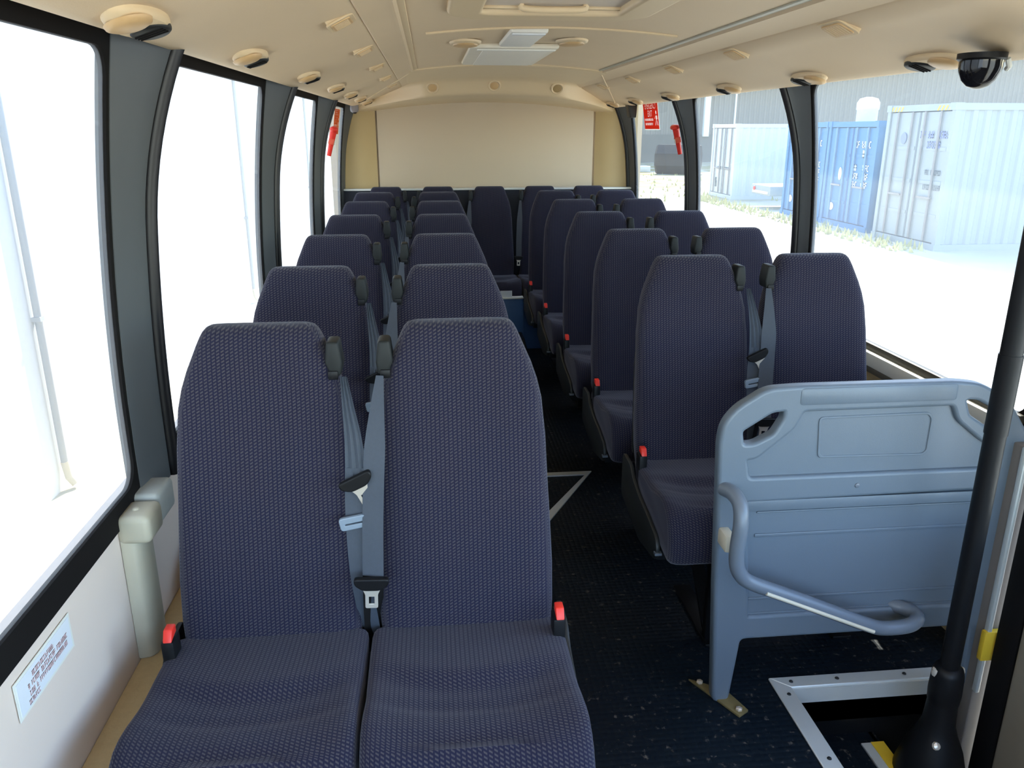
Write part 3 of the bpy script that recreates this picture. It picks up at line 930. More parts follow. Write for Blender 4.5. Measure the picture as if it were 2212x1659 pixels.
box('top_cap', 0.868 - 0.75, 1.272 - 0.75, -0.022, 0.022, 0.915 - FZ, 0.962 - FZ, MODEST, pan, 0.010)
lab_o = round_poly([(0.930, 0.880), (1.213, 0.883), (1.225, 0.870), (1.225, 0.780), (1.215, 0.770), (0.938, 0.774)], 0.012, 3)
lab_i = round_poly([(0.933, 0.877), (1.211, 0.880), (1.222, 0.868), (1.222, 0.782), (1.212, 0.773), (0.941, 0.777)], 0.012, 3)
curve2d('raised_outline', [lab_o, lab_i], 0.0065, 0.0015, MODEST, pan, P3, 1)
for z0, z1 in ((0.628, 0.633), (0.560, 0.570), (0.376, 0.384), (0.332, 0.338)):
    MB().box(0.795 - 0.75, 1.42 - 0.75, -0.0085, -0.003, z0 - FZ, z1 - FZ).build('moulded_rib', MODEST, pan, bevel=0.0022)
MB().box(0.76 - 0.75, 1.425 - 0.75, -0.019, -0.014, 0.640 - FZ, 0.668 - FZ).build('middle_rail_lip', MODEST, pan, bevel=0.002)
MB().lathe([(0.007, 0), (0.006, 0.002), (0.002, 0.003)], 12, Matrix.Translation((1.045 - 0.75, -0.0185, 0.699 - FZ)) @ Matrix.Rotation(PI / 2, 4, 'X')).build('panel_screw', RAILM, pan)
# feet
foot = MB().prism([(-0.068, 0.075), (0.02, -0.085), (0.052, -0.065), (0.02, 0.02)], 0.0, 0.008, 2).build('foot_plate', BRASS, pan, bevel=0.002)
for q in ((-0.042, 0.055), (0.027, -0.062)):
    MB().lathe([(0.009, 0), (0.009, 0.005), (0.005, 0.007)], 6, Matrix.Translation((q[0], q[1], 0.008))).build('bolt', STEEL, foot)
# assist rail: leaves the frame, drops, then runs down across the panel and returns
rp = [(0.700, 1.735, 0.705), (0.712, 1.700, 0.706), (0.718, 1.668, 0.690), (0.716, 1.650, 0.650), (0.712, 1.648, 0.590), (0.714, 1.648, 0.545), (0.728, 1.648, 0.512), (0.760, 1.648, 0.487),
      (0.86, 1.648, 0.444), (0.98, 1.648, 0.390), (1.08, 1.648, 0.346), (1.120, 1.650, 0.333), (1.17, 1.652, 0.331), (1.205, 1.660, 0.332), (1.232, 1.680, 0.333), (1.238, 1.705, 0.334), (1.225, 1.730, 0.333), (1.205, 1.748, 0.331), (1.192, 1.772, 0.330)]
rp = [(x - 0.75, y - 1.75, z - FZ) for x, y, z in rp]
rail = MB().tube(smooth_path(rp, 5), 0.0185, 16).build('assist_rail', RAILM, pan, True)
a, b = Vector((0.790 - 0.75, 1.631 - 1.75, 0.468 - FZ)), Vector((1.085 - 0.75, 1.631 - 1.75, 0.338 - FZ))
MB().tube([a + (b - a) * t for t in (0, 0.5, 1)], 0.0052, 8).build('grip_strip', GRIP, rail, True)
MB().box(0.695 - 0.75, 0.722 - 0.75, -0.07, -0.01, 0.555 - FZ, 0.60 - FZ).build('rail_bracket', GRIP, pan, bevel=0.006)

# ------------------------------------------------------------------ door pole
pole = empty('door_pole', (1.285, 1.60, -0.20), 0, 'black vertical grab pole with dark domed foot in the step well', 'grab pole')
MB().tube([(0, 0, 0.28), (0, 0, 0.9), (0, 0, 1.905)], 0.0235, 16).build('pole_tube', BLACKP, pole, True)
MB().tube([(0, 0, 1.08), (0, 0, 1.27)], 0.0255, 16).build('pole_sleeve', BLACKP, pole, True)
MB().lathe([(0.038, 0.34), (0.040, 0.37), (0.038, 0.425), (0.033, 0.440), (0.025, 0.445)], 24).build('collar', BLACKP, pole, True)
MB().lathe([(0.092, -0.08), (0.095, 0.04), (0.088, 0.12), (0.070, 0.19), (0.050, 0.24), (0.040, 0.27), (0.036, 0.34)], 28).build('domed_foot', BLACKP, pole, True)
for a in (2.6, 0.45):  # bright steel beads stand in for glints on the collar
    MB().lathe([(0.0, -0.012), (0.010, -0.009), (0.012, 0.0), (0.010, 0.009), (0.0, 0.012)], 12, Matrix.Translation((0.036 * math.cos(a), 0.036 * math.sin(a) - 0.015, 0.425))).build('glint_stud', STEEL, pole, True)
for (x, y, z) in ((-0.030, -0.045, 0.235), (0.0, -0.080, 0.145)):  # bright beads added as highlights on the domed foot
    MB().lathe([(0.011, 0), (0.009, 0.006), (0.003, 0.009)], 10, Matrix.Translation((x, y, z)) @ Matrix.Rotation(0.9, 4, 'X')).build('glint_stud', STEEL, pole, True)

# ------------------------------------------------------------------ overhead fittings
YK = [1.38 + 0.735 * k for k in range(7)]
def cove_z(h):
    for i in range(len(COVE) - 1):
        (h1, z1), (h0, z0) = COVE[i], COVE[i + 1]
        if h0 <= h <= h1 and h < 0.945: return z0 + (z1 - z0) * (h - h0) / (h1 - h0 + 1e-9)
    return 1.71
def make_vent():
    r = empty('air_vent')
    # oval bezel, long axis along y
    def oval(a, b, z0, z1, y0=0.0, seg=28):
        m = MB()
        m.lathe([(1.02, z0 + 0.016), (1.0, z0), (0.97, z1 * 0.5 + z0 * 0.5), (0.85, z1)], seg, Matrix.Translation((0, y0, 0)) @ Matrix.Diagonal((a, b, 1, 1)))
        return m
    oval(0.040, 0.118, 0.004, -0.008).build('bezel', CREAM2, r, True, 50)
    oval(0.032, 0.058, -0.006, -0.012, 0.050).build('dark_louvre', DKGREY, r, True, 50)
    MB().lathe([(0.036, -0.006), (0.034, -0.011), (0.025, -0.015), (0.010, -0.017)], 24, Matrix.Translation((0, -0.055, 0)) @ Matrix.Diagonal((1, 1.4, 1, 1))).build('swivel_nozzle', LENS, r, True, 50)
    for k in range(3):
        MB().box(-0.024, 0.024, 0.030 + k * 0.014, 0.034 + k * 0.014, -0.0145, -0.010).build('louvre_slat', RUBBER, r)
    return r
def make_light():
    r = empty('reading_light')
    curve2d('bezel', [round_poly([(-0.034, -0.062), (0.034, -0.062), (0.034, 0.062), (-0.034, 0.062)], 0.016, 4)], 0.0012, 0.0015, CREAM2, r, None, 2)
    curve2d('lens', [round_poly([(-0.024, -0.050), (0.024, -0.050), (0.024, 0.050), (-0.024, 0.050)], 0.010, 4)], 0.0015, 0.0015, LENS, r, lambda c: Vector((c.x, c.y, c.z - 0.0025)), 2)
    MB().box(-0.033, 0.033, -0.061, 0.061, -0.001, 0.035).build('housing', CREAM2, r, bevel=0.006)
    for k in range(7):
        MB().box(-0.019, 0.019, -0.042 + k * 0.013, -0.037 + k * 0.013, -0.0062, -0.004).build('lens_rib', CREAM2, r)
    return r
vent0, light0 = make_vent(), make_light()
firstv, firstl = [True], [True]
ORDN = ['nearest', 'second nearest', 'third', 'fourth', 'fifth', 'sixth', 'farthest']
for s in (-1, 1):
    side = 'left' if s < 0 else 'right'
    VY = ((1.44, .885), (2.20, .865), (3.09, .845), (3.92, .84), (4.65, .84), (5.30, .84), (5.85, .84)) if s < 0 else ((1.30, .875), (2.10, .875), (2.81, .875), (3.57, .872), (4.44, .87), (5.20, .87), (5.85, .87))
    for k, (y, h) in enumerate(VY):
        if s > 0 and k == 0: continue
        o = vent0 if firstv[0] else copy_tree(vent0); firstv[0] = False
        o.location = (XC + s * h, y, cove_z(h) - 0.006)
        o.rotation_euler = (0, s * -math.atan2(0.10, 0.30) * -1, 0)
        n = ORDN[k] if s < 0 else ORDN[k - 1] if k < 6 else 'farthest'
        tag(o, 'cream oval air vent with dark louvre, %s along the %s window edge' % (n, side), 'air vent', 'overhead air vents')
    for k, y in enumerate(YK[1:6]):
        h = 0.632
        o = light0 if firstl[0] else copy_tree(light0); firstl[0] = False
        o.location = (XC + s * h, y + 0.03, cove_z(h) - 0.005)
        o.rotation_euler = (0, s * (math.atan2(0.32, 1.0) + 0.15), 0)
        n = ['nearest', 'second', 'third', 'fourth', 'fifth'][k]
        tag(o, 'cream rectangular reading light with ribbed lens, %s in the %s overhead panel' % (n, side), 'reading light', 'overhead reading lights')

# roof hatch
ha = empty('roof_hatch', (0.345, 2.05, 1.872), 0, 'cream square roof hatch with recessed lid near the camera', 'roof hatch')
oo = round_poly([(-0.275, -0.45), (0.275, -0.45), (0.275, 0.36), (0.215, 0.435), (-0.215, 0.435), (-0.275, 0.36)], 0.04, 4)
ii = round_poly([(-0.20, -0.38), (0.20, -0.38), (0.20, 0.33), (0.17, 0.345), (-0.17, 0.345), (-0.20, 0.33)], 0.03, 4)
curve2d('hatch_frame', [oo, ii], 0.008, 0.010, CREAM2, ha, lambda c: Vector((c.x, c.y, c.z - 0.004)), 3)
curve2d('hatch_lid', [round_poly([(-0.21, -0.39), (0.21, -0.39), (0.21, 0.355), (-0.21, 0.355)], 0.03, 4)], 0.003, 0.001, plain('pinkish_lid', (0.74, 0.62, 0.50), 0.5), ha, lambda c: Vector((c.x, c.y, c.z + 0.002)), 1)
MB().tube(smooth_path([(-0.09, 0.27, -0.002), (-0.07, 0.27, -0.014), (0.07, 0.27, -0.014), (0.09, 0.27, -0.002)], 5), 0.009, 10).build('hatch_handle', CREAM2, ha, True)
for q in (-0.14, 0.14):
    MB().box(q - 0.06, q + 0.06, 0.30, 0.32, -0.010, 0.0).build('lid_ridge', CREAM2, ha, bevel=0.004)
# return-air box
ac = empty('return_air_box', (0.355, 3.85, 1.872), 0, 'flat white return-air box with filter panel on the rear ceiling', 'ceiling box')
MB().box(-0.180, 0.180, -0.43, 0.43, -0.014, 0.008).build('box_body', WARMWHITE, ac, bevel=0.010)
MB().box(-0.125, 0.150, -0.36, 0.40, -0.017, -0.012).build('filter_panel', plain('pale_filter', (0.84, 0.77, 0.65), 0.6, var=0.05, scale=120), ac, bevel=0.003)
MB().box(-0.150, 0.170, -0.405, -0.375, -0.019, -0.012).build('front_lip', WARMWHITE2, ac, bevel=0.004)  # highlight along the lip put into its paler white
dk = empty('duct_cover', (0.355, 3.17, 1.878), 0, 'narrow white duct cover in front of the return-air box', 'duct cover')
MB().box(-0.065, 0.065, -0.24, 0.245, -0.014, 0.008).build('cover_body', WARMWHITE2, dk, bevel=0.008)
MB().box(-0.058, 0.058, -0.225, -0.195, -0.018, -0.012).build('front_lip', plain('bright_white_plastic', (0.84, 0.84, 0.84), 0.4), dk, bevel=0.004)
for x, lab in ((0.150, 'left'), (0.560, 'right')):
    d = empty('ceiling_lamp', (x, 3.28, cz(x) - 0.001), 0, 'low oval cream ceiling lamp %s of the white duct cover' % lab, 'ceiling lamp', 'oval ceiling lamps')
    MB().lathe([(1.0, 0.0), (0.98, -0.007), (0.85, -0.012)], 28, Matrix.Diagonal((0.062, 0.10, 1, 1))).build('lamp_rim', CREAM2, d, True, 50)
    MB().lathe([(0.78, -0.011), (0.74, -0.016), (0.4, -0.020)], 28, Matrix.Diagonal((0.062, 0.10, 1, 1))).build('lamp_lens', LENS, d, True, 50)
# speakers on the rear header
def header_z(x, y):
    for i in range(len(HP) - 1):
        if HP[i][0] <= y <= HP[i + 1][0]:
            t = (y - HP[i][0]) / (HP[i + 1][0] - HP[i][0]); z = HP[i][1] + (HP[i + 1][1] - HP[i][1]) * t
            h = abs(x - XC)
            return z - 0.030 * (h / 0.49) ** 2 * 0.75
for k, (x, lab) in enumerate(((0.035, 'left one of three'), (0.43, 'middle one of three'), (0.835, 'right one of three, with darker open centre'))):
    y = 5.409
    d = empty('header_vent', (x, y, header_z(x, y)), 0, 'round cream vent on the rear header, ' + lab, 'air vent', 'round vents on the rear header')
    d.rotation_euler = (-0.92, 0, 0)
    MB().lathe([(0.042, 0.004), (0.042, -0.004), (0.036, -0.007), (0.030, -0.004), (0.028, 0.0)], 28, Matrix.Diagonal((1, 1, 1, 1))).build('vent_ring', CREAM2, d, True, 50)
    MB().lathe([(0.027, -0.002), (0.022, -0.005), (0.008, -0.006)], 24, Matrix.Diagonal((1, 1, 1, 1))).build('vent_disc', plain('brown_vent', (0.40, 0.27, 0.12), 0.6) if k == 2 else LENS, d, True, 50)

# camera dome, coat hooks and small boxes under the duct
dome = empty('camera_dome', (1.272, 1.855, 1.709), 0, 'glossy black camera dome hanging under the right window duct', 'security camera')
MB().lathe([(0.046, 0.006), (0.046, -0.022), (0.044, -0.032), (0.037, -0.050), (0.025, -0.063), (0.010, -0.069), (0.002, -0.070)], 28).build('dome', plain('gloss_black', (0.008, 0.008, 0.010), 0.08), dome, True, 60)
MB().lathe([(0.052, 0.008), (0.052, -0.004), (0.047, -0.008)], 28).build('mount_ring', BLACKP, dome, True, 50)
MB().tube([(0.050, -0.02, -0.004), (0.060, -0.015, -0.020), (0.062, -0.005, -0.026)], 0.006, 8).build('clear_clip', PEARL, dome, True)
bx = empty('sensor_box', (1.375, 5.62, 1.702), 0, 'small dark grey box hanging above the right rear window beside the red sticker', 'box')
MB().prism([(-0.03, 0.01), (0.035, 0.01), (0.030, -0.075), (-0.010, -0.075)], -0.045, 0.045, 1).build('box_body', DKGREY, bx, bevel=0.006)
kb = empty('round_knob', (-0.50, 5.86, 1.70), 0, 'small grey round knob under the left duct by the rear corner', 'knob')
MB().lathe([(0.028, 0.01), (0.030, -0.015), (0.026, -0.032), (0.012, -0.040)], 20).build('knob_body', plain('mauve_grey', (0.26, 0.24, 0.25), 0.5), kb, True, 60)
MB().lathe([(0.020, -0.030), (0.014, -0.043), (0.004, -0.046)], 16).build('knob_cap', BLACKP, kb, True, 60)

# emergency stickers and hammers
def glyph_row(m, x0, x1, z0, z1, mat4, gap=0.25, seed=0):
    """a line of print too small to read: short vertical and horizontal strokes"""
    rnd = random.Random(seed)
    n = max(3, int((x1 - x0) / ((z1 - z0) * 0.62)))
    w = (x1 - x0) / n
    for i in range(n):
        if rnd.random() < 0.14: continue
        a = x0 + w * i + w * 0.12; b = x0 + w * (i + 1) - w * 0.12
        th = (z1 - z0) * 0.17
        m.box(a, a + th, z0, z1, 0, 0.0006, mat4)
        for q in rnd.sample([0, 1, 2], 2):
            zc = (z0, (z0 + z1 - th) / 2, z1 - th)[q]
            m.box(a, b, zc, zc + th, 0, 0.0006, mat4)
        if rnd.random() < 0.5: m.box(b - th, b, z0, z1, 0, 0.0006, mat4)

def text_polys(body, size, cx, cy, sx, sy):
    """outlines of a line of lettering as polygons"""
    cu = bpy.data.curves.new('t', 'FONT'); cu.body = body; cu.size = size; cu.align_x = 'CENTER'; cu.align_y = 'CENTER'
    cu.space_character = 1.08
    tmp = bpy.data.objects.new('tmp', cu); COL.objects.link(tmp)
    dg = bpy.context.evaluated_depsgraph_get()
    c2 = tmp.evaluated_get(dg).to_curve(dg)
    out = []
    for sp in c2.splines:
        bp = sp.bezier_points; poly = []
        for i in range(len(bp)):
            p, q = bp[i], bp[(i + 1) % len(bp)]
            straight = p.handle_right_type == 'VECTOR' and q.handle_left_type == 'VECTOR'
            n = 1 if straight else 5
            for k in range(n):
                t = k / n
                v = (1 - t) ** 3 * p.co + 3 * t * (1 - t) ** 2 * p.handle_right + 3 * t * t * (1 - t) * q.handle_left + t ** 3 * q.co
                poly.append((cx + v.x * sx, cy + v.y * sy))
        if len(poly) > 2: out.append(poly)
    tmp.to_curve_clear() if hasattr(tmp, 'to_curve_clear') else None
    bpy.data.objects.remove(tmp)
    return out

def window_sticker(s, yc, zc, w, h, nm, label):
    x = gx(zc, s) + (0.004 if s < 0 else -0.004)
    lean = math.atan(0.21 * (zc - 0.9))
    st = empty(nm, (x, yc, zc), 0, label, 'sign')
    # local X right as read from inside, Y up, Z towards the reader
    if s > 0: B = Matrix(((0, 0, -1), (-1, 0, 0), (0, 1, 0))).to_4x4()
    else: B = Matrix(((0, 0, 1), (1, 0, 0), (0, 1, 0))).to_4x4()
    L = Matrix.Rotation(-lean if s > 0 else lean, 4, 'Y') @ B
    MB().box(-w / 2 - 0.006, w / 2 + 0.006, -h / 2 - 0.006, h / 2 + 0.006, -0.0012, 0.0, L).build('sticker_border', FILMWHITE, st)
    T = L @ Matrix.Translation((0, 0, 0.0012))
    holes = text_polys('EMERGENCY', w * 0.128, 0, h * 0.345, 1.0, 1.25) + text_polys('EXIT', w * 0.135, -w * 0.06, h * 0.06, 1.05, 1.2)
    rnd = random.Random(9)
    for z0, x0, x1 in ((-0.15, -0.44, 0.16), (-0.31, -0.42, 0.10)):
        x = x0
        while x < x1:
            ww = rnd.uniform(0.018, 0.034)
            holes.append([(x * w, (z0 - 0.045) * h), ((x + ww) * w, (z0 - 0.045) * h), ((x + ww) * w, (z0 + 0.045) * h), (x * w, (z0 + 0.045) * h)])
            x += ww + rnd.uniform(0.012, 0.024)
    # a plain walking figure at the reader's right
    holes.append([(w * 0.36 + w * 0.035 * math.cos(k * PI / 5), h * 0.10 + w * 0.035 * math.sin(k * PI / 5)) for k in range(10)])
    for quad in (((0.33, -0.01), (0.41, -0.01), (0.40, -0.16), (0.335, -0.16)), ((0.425, -0.01), (0.445, -0.03), (0.465, -0.14), (0.445, -0.15)), ((0.315, -0.01), (0.295, -0.03), (0.245, -0.12), (0.265, -0.14)),
                 ((0.375, -0.18), (0.40, -0.18), (0.45, -0.36), (0.415, -0.37)), ((0.335, -0.18), (0.36, -0.18), (0.30, -0.37), (0.265, -0.36))):
        holes.append([(x * w, y * h) for x, y in quad])
    rect = [(-w / 2, -h / 2), (w / 2, -h / 2), (w / 2, h / 2), (-w / 2, h / 2)]
    curve2d('sticker_face', [rect] + holes, 0.0003, 0.0, FILMRED if s > 0 else FILMORANGE, st, lambda c: T @ Vector((c.x, c.y, c.z)), 0, False)
    return st
window_sticker(1, 5.51, 1.640, 0.36, 0.175, 'exit_sticker', 'red sticker reading EMERGENCY EXIT high on the right rear window')
window_sticker(-1, 5.60, 1.60, 0.30, 0.16, 'exit_sticker', 'orange emergency sticker on the left rear window above the red hammer')

def hammer(s, y, z, nm, label):
    x = px(z, s) + (0.012 if s < 0 else -0.012)
    r = empty(nm, (x, y, z), 0, label, 'hammer', 'emergency window hammers')
    o = 1 if s < 0 else -1
    r.rotation_euler = (0.06, -s * 0.26, 0)
    r.scale = (1.15, 1.15, 0.80)
    MB().tube([(0, 0, -0.115), (0, 0, -0.06), (0, 0, 0.03), (0, 0, 0.085)], [0.011, 0.012, 0.016, 0.018], 12).build('handle', RED, r, True, 60)
    MB().tube([(0, -0.030, 0.080), (0, -0.018, 0.080), (0, 0.030, 0.080), (0, 0.050, 0.080)], [0.009, 0.020, 0.020, 0.008], 12).build('head', RED, r, True, 60)
    MB().tube([(0, 0.048, 0.080), (0, 0.062, 0.080)], [0.006, 0.002], 8).build('steel_point', STEEL, r, True, 60)
    MB().box(-0.014, 0.014, -0.016, 0.016, -0.030, 0.012).build('holder', SIGNRED, r, bevel=0.004)
    MB().box(-0.017, 0.017, -0.006, 0.006, -0.03, 0.0).build('holder_label', PEARL, r, bevel=0.002)
    return r
hammer(1, 4.80, 1.50, 'emergency_hammer', 'red emergency hammer clipped to the right rear window pillar')
hammer(-1, 5.02, 1.49, 'emergency_hammer', 'red emergency hammer clipped to the left rear window pillar')

# notice on the left wall
nt = empty('wall_notice', (XL + 0.002, 1.178, 0.712), 0, 'white wall notice with faded red print below the left front window', 'notice')
B = Matrix(((0, 0, 1), (1, 0, 0), (0, 1, 0))).to_4x4()
MB().box(-0.098, 0.098, -0.034, 0.034, 0, 0.0010, B).build('notice_border', PEARL, nt)
MB().box(-0.092, 0.092, -0.029, 0.029, 0.001, 0.0016, B).build('notice_face', STICKER, nt)
m = MB(); T = B @ Matrix.Translation((0, 0, 0.0016))
glyph_row(m, -0.045, 0.030, 0.012, 0.021, T, seed=11)
glyph_row(m, -0.062, 0.078, -0.001, 0.008, T, seed=12)
glyph_row(m, -0.060, 0.075, -0.014, -0.005, T, seed=13)
glyph_row(m, -0.072, -0.025, -0.026, -0.018, T, seed=14)
m.build('red_print', INKRED, nt)
# paper label on the rear step
lb = tag(MB().box(0.455, 0.535, 5.330, 5.334, 0.4625, 0.505).build('step_label', STICKER), 'small pale label standing on the step edge at the aisle end', 'label')

# ------------------------------------------------------------------ outside
GZ = -0.85
ground = tag(pmesh('ground', [(-60, -60, GZ), (90, -60, GZ), (90, 110, GZ), (-60, 110, GZ)], [(0, 1, 2, 3)], GROUND), kind='structure')

def corrugated(name, length, height, pitch, depth, mat, parent, M4):
    prof = []
    n = int(length / pitch)
    for i in range(n):
        a = i * pitch
        prof += [(a, 0), (a + pitch * 0.35, 0), (a + pitch * 0.5, depth), (a + pitch * 0.85, depth)]
    prof.append((length, 0))
    v, f = [], []
    for (a, d) in prof: v += [M4 @ Vector((a, d, 0)), M4 @ Vector((a, d, height))]
    for i in range(len(prof) - 1): f.append((2 * i, 2 * i + 2, 2 * i + 3, 2 * i + 1))
    return pmesh(name, v, f, mat, parent)

def container(x, y, H, mat, label, bars=True, dark=DARKGREYC, marks=None, lean=0.0):
    """door end faces -x; the box runs away along +x"""
    W, Ln = 2.44, 6.06
    r = empty('shipping_container', (x, y, GZ), 0, label, 'shipping container')
    r.rotation_euler = (0, lean, 0)
    h = W / 2
    m = MB()
    for yy in (-h, h - 0.12):
        for xx in (0, Ln - 0.12): m.box(xx, xx + 0.12, yy, yy + 0.12, 0, H)
    m.build('corner_posts', mat, r)
    m = MB()
    for zz in (0.0, H - 0.13):
        m.box(0, Ln, -h, -h + 0.06, zz, zz + 0.13); m.box(0, Ln, h - 0.06, h, zz, zz + 0.13)
        m.box(0.0, 0.10, -h, h, zz, zz + 0.13)
    m.build('edge_rails', mat, r)
    for yy in (-h, h - 0.16):
        for zz in (0, H - 0.12):
            MB().box(-0.025, 0.16, yy - 0.008, yy + 0.168, zz - (0.0 if zz == 0 else 0.01), zz + 0.13).build('corner_casting', mat, r)
    box('roof_sheet', 0.05, Ln, -h + 0.03, h - 0.03, H - 0.06, H - 0.03, mat, r)
    corrugated('side_sheet', Ln - 0.24, H - 0.24, 0.28, 0.036, mat, r, Matrix.Translation((0.12, -h + 0.03, 0.12)))
    corrugated('side_sheet', Ln - 0.24, H - 0.24, 0.28, 0.036, mat, r, Matrix.Translation((Ln - 0.12, h - 0.03, 0.12)) @ Matrix.Rotation(PI, 4, 'Z'))
    corrugated('end_sheet', W - 0.24, H - 0.24, 0.28, 0.036, mat, r, Matrix.Translation((Ln - 0.03, -h + 0.12, 0.12)) @ Matrix.Rotation(PI / 2, 4, 'Z'))
    for sgn in (-1, 1):
        a, b = (-h + 0.13, -0.015) if sgn < 0 else (0.015, h - 0.13)
        d = MB().box(0.04, 0.08, a, b, 0.15, H - 0.15).build('door', mat, r)
        for zz in (0.62, 1.20, 1.78) if H < 2.7 else (0.68, 1.35, 2.02):
            MB().box(0.028, 0.042, a + 0.04, b - 0.04, zz - 0.035, zz + 0.035).build('door_crossrib', mat, d)
        for t in (0.30, 0.80):
            yy = a + (b - a) * (t if sgn < 0 else 1 - t)
            bar = MB().tube([(0.0, yy, 0.16), (0.0, yy, H - 0.14)], 0.026, 8).build('locking_bar', RUSTGREY if mat is not BLUEC else plain('pale_blue_bar', (0.16, 0.30, 0.46), 0.5), d, True)
        MB().box(-0.03, 0.01, (a + b) / 2 - 0.28, (a + b) / 2 + 0.20, 1.02, 1.06).build('lock_handle', RUSTGREY, d)
        MB().box(0.03, 0.085, b - 0.012 if sgn < 0 else a - 0.012, b + 0.012 if sgn < 0 else a + 0.012, 0.15, H - 0.15).build('door_gasket', dark, d)
    B = Matrix(((0, 0, -1), (-1, 0, 0), (0, 1, 0))).to_4x4()
    if marks:
        for (cy, cz_, w, hh, mm, kind) in marks:
            mk = MB(); T = Matrix.Translation((0.034, 0, 0)) @ B
            if kind == 'text':
                glyph_row(mk, -cy - w / 2, -cy + w / 2, cz_ - hh / 2, cz_ + hh / 2, Matrix.Translation((0.024, 0, 0)) @ B @ Matrix.Diagonal((1, 1, 8, 1)), seed=int(cy * 100 + cz_ * 10))
            elif kind == 'oval':
                mk.lathe([(1, 0), (1, 0.006)], 16, Matrix.Translation((0.026, 0, 0)) @ B @ Matrix.Translation((-cy, cz_, 0)) @ Matrix.Diagonal((w / 2, hh / 2, 1, 1)))
            elif kind == 'hazard':
                for q in range(4):
                    p0 = -cy - w / 2 + w * q / 4
                    vv = [(p0, cz_ - hh / 2), (p0 + w / 8, cz_ - hh / 2), (p0 + w / 4, cz_ + hh / 2), (p0 + w / 8, cz_ + hh / 2)]
                    mk.add([Matrix.Translation((-0.004, 0, 0)) @ B @ Vector((u, w_, 0)) for u, w_ in vv], [(0, 1, 2, 3)])
            mk.build('marking', mm, r)
    return r

# marks: (y offset from centre, z, width, height, material, kind)
bm_ = [(-0.55, 2.05, 0.75, 0.16, WHITE, 'text'), (-0.62, 1.83, 0.28, 0.18, WHITE, 'text'), (0.42, 1.32, 0.17, 0.32, WHITE, 'oval'), (0.70, 0.48, 0.26, 0.20, WHITE, 'oval'),
       (-0.32, 1.50, 0.30, 0.15, WHITE, 'text'), (-0.32, 1.30, 0.30, 0.15, WHITE, 'text'), (-0.32, 1.10, 0.30, 0.15, WHITE, 'text'), (-0.80, 1.50, 0.30, 0.15, WHITE, 'text'), (-0.80, 1.30, 0.30, 0.15, WHITE, 'text'), (-0.80, 1.10, 0.30, 0.15, WHITE, 'text')]
gm_ = [(-0.58, 2.30, 0.95, 0.14, BLUEINK, 'text'), (-0.62, 2.10, 0.45, 0.14, BLUEINK, 'text'), (0.50, 2.22, 0.22, 0.24, BLUEINK, 'oval'), (0.85, 2.82, 0.5, 0.10, YELLOW, 'hazard'), (-0.85, 2.82, 0.5, 0.10, YELLOW, 'hazard'),
       (-0.75, 1.55, 0.6, 0.10, DARKGREYC, 'text'), (-0.75, 1.25, 0.6, 0.10, DARKGREYC, 'text')]
wm_ = [(-0.1, 1.05, 1.2, 0.10, DARKGREYC, 'text'), (0.62, 0.52, 0.16, 0.34, DARKGREYC, 'text')]
container(10.75, 29.55, 2.59, WHITEC, 'white shipping container farthest back beside the grey shed', marks=wm_)
container(10.50, 22.33, 2.59, BLUEC, 'bright blue shipping container, farther of the two behind the pillar', marks=bm_, dark=DARKBLUE)
container(10.50, 19.83, 2.59, BLUEC, 'bright blue shipping container next to the tall grey one', marks=bm_, dark=DARKBLUE)
container(10.33, 16.80, 2.90, GREYC, 'tall pale grey shipping container nearest the bus at right', marks=gm_)

# tank standing on the blue container
tk = tag(MB().lathe([(0.26, 0), (0.26, 0.28), (0.28, 0.30), (0.28, 0.46), (0.22, 0.56), (0.08, 0.60)], 20, Matrix.Translation((11.3, 20.7, GZ + 2.595))).build('water_drum', plain('bright_white', (0.88, 0.88, 0.86), 0.5), None, True, 60), 'white rounded drum standing on top of the blue container', 'drum')
# low trailer by the white container
tr = empty('flat_trailer', (11.4, 25.2, GZ), 0, 'low pale flat trailer parked between white and blue containers', 'trailer')
MB().box(-0.9, 2.6, -0.75, 0.75, 0.42, 0.72).build('trailer_bed', GREYC, tr, bevel=0.03)
MB().box(-0.92, -0.88, -0.6, 0.6, 0.47, 0.55).build('tail_board', PEARL, tr)
MB().lathe([(0.07, 0), (0.06, 0.02), (0.02, 0.03)], 14, Matrix.Translation((-0.92, 0.45, 0.60)) @ Matrix.Rotation(-PI / 2, 4, 'Y')).build('tail_light', RED, tr)
for yy in (-0.80, 0.70):
    MB().lathe([(0.30, 0), (0.32, 0.03), (0.32, 0.12), (0.30, 0.15)], 20, Matrix.Translation((0.8, yy, 0.32)) @ Matrix.Rotation(-PI / 2, 4, 'X')).build('wheel', RUBBER, tr, True, 50)
# concrete pipe section, lying down
cp = empty('concrete_drum', (14.0, 45.5, GZ), 0, 'large weathered faceted drum lying by the shed wall', 'drum')
m = MB().lathe([(0.80, -1.2), (0.86, -1.1), (0.86, 1.1), (0.80, 1.2)], 8, Matrix.Translation((0, 0, 0.80)) @ Matrix.Rotation(-0.5, 4, 'Z') @ Matrix.Rotation(PI / 2, 4, 'Y') @ Matrix.Rotation(PI / 8, 4, 'Z'))
m.build('drum_body', CONC, cp)
MB().lathe([(0.30, -1.215), (0.30, -1.19)], 16, Matrix.Translation((0, 0, 0.80)) @ Matrix.Rotation(-0.5, 4, 'Z') @ Matrix.Rotation(PI / 2, 4, 'Y')).build('drum_hub', DKGREY, cp)
# slab, post
tag(MB().box(11.6, 13.0, 47.6, 48.6, GZ, GZ + 0.35).build('concrete_slab', PEARL, None, bevel=0.04), 'pale concrete slab lying on the grass by the shed', 'slab')
tag(MB().tube([(15.6, 42.0, GZ), (15.6, 42.0, GZ + 1.45)], 0.10, 10).build('timber_post', TIMBER, None, True, 40), 'short ochre timber post beside the white container', 'post')

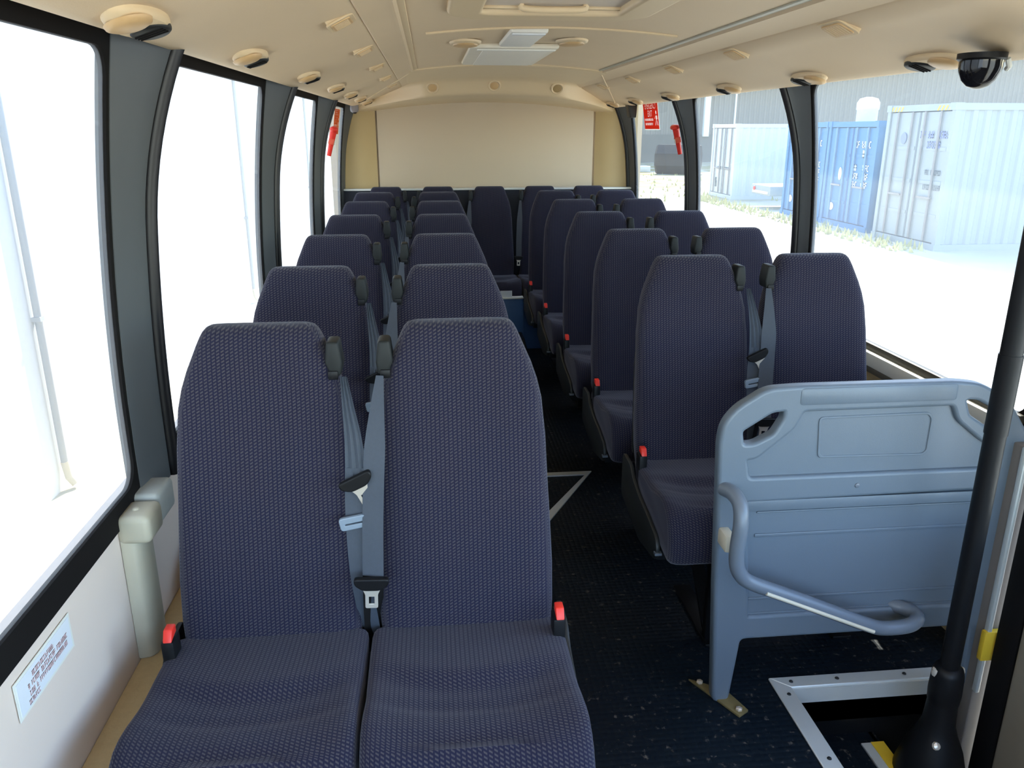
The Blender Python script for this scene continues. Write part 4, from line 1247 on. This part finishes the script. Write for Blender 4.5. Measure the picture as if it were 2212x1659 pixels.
# shed
sh = empty('storage_shed', (0, 62, GZ), 0, 'long grey corrugated shed filling the background beyond the containers', 'shed')
corrugated('wall_cladding', 92.0, 13.0, 0.40, 0.05, SHED, sh, Matrix.Translation((-6, 0, 2.05)))
MB().box(-6, 86, -0.06, 0.3, 0, 2.05).build('base_wall', SHEDBASE, sh)
MB().box(-6.2, 86.2, -0.4, 12, 15.0, 15.3).build('shed_roof', SHEDBASE, sh)
for x in (20.8,):
    MB().box(x, x + 0.42, -0.35, -0.02, 1.9, 15).build('white_downpipe', PEARL, sh)
for x in (23.2,):
    MB().box(x, x + 0.12, -0.12, -0.02, 2.05, 15).build('cladding_joint', PEARL, sh)

# white wall on the other side with two downpipes
ww = empty('white_building', (-2.62, 0, GZ), 0, 'white building wall close to the left windows', 'building')
MB().box(-0.3, 0, -6, 44, 0, 6.5).build('building_wall', WHITEWALL, ww)
for y in (5.40, 11.75, 18.1):
    dp = MB().tube([(0.032, y, 0.18), (0.032, y, 6.3)], 0.024, 12).build('downpipe', PIPEGREY, ww, True)
    for z in (1.2, 3.2, 5.2): MB().box(0, 0.058, y - 0.030, y + 0.030, z, z + 0.03).build('pipe_clip', PIPEGREY, dp)
    MB().tube([(0.032, y, 0.20), (0.045, y, 0.08), (0.08, y, 0.03)], 0.027, 12).build('pipe_shoe', GRIP, dp, True)

# dry grass along the feet of the containers
rnd = random.Random(4)
m = MB()
for i in range(900):
    t = rnd.random()
    if i < 520: x, y = rnd.uniform(9.4, 10.25), rnd.uniform(15.4, 30)
    else: x, y = rnd.uniform(6, 16), rnd.uniform(27, 50)
    h = rnd.uniform(0.06, 0.22)
    a = rnd.uniform(0, 2 * PI); w = rnd.uniform(0.02, 0.06)
    dx, dy = math.cos(a) * w, math.sin(a) * w
    lx, ly = rnd.uniform(-.06, .06), rnd.uniform(-.06, .06)
    m.add([(x - dx, y - dy, GZ), (x + dx, y + dy, GZ), (x + lx, y + ly, GZ + h)], [(0, 1, 2)])
gr = m.build('dry_grass', GRASS)
tag(gr, 'dry yellow grass tufts along the feet of the containers', 'grass', kind='stuff')
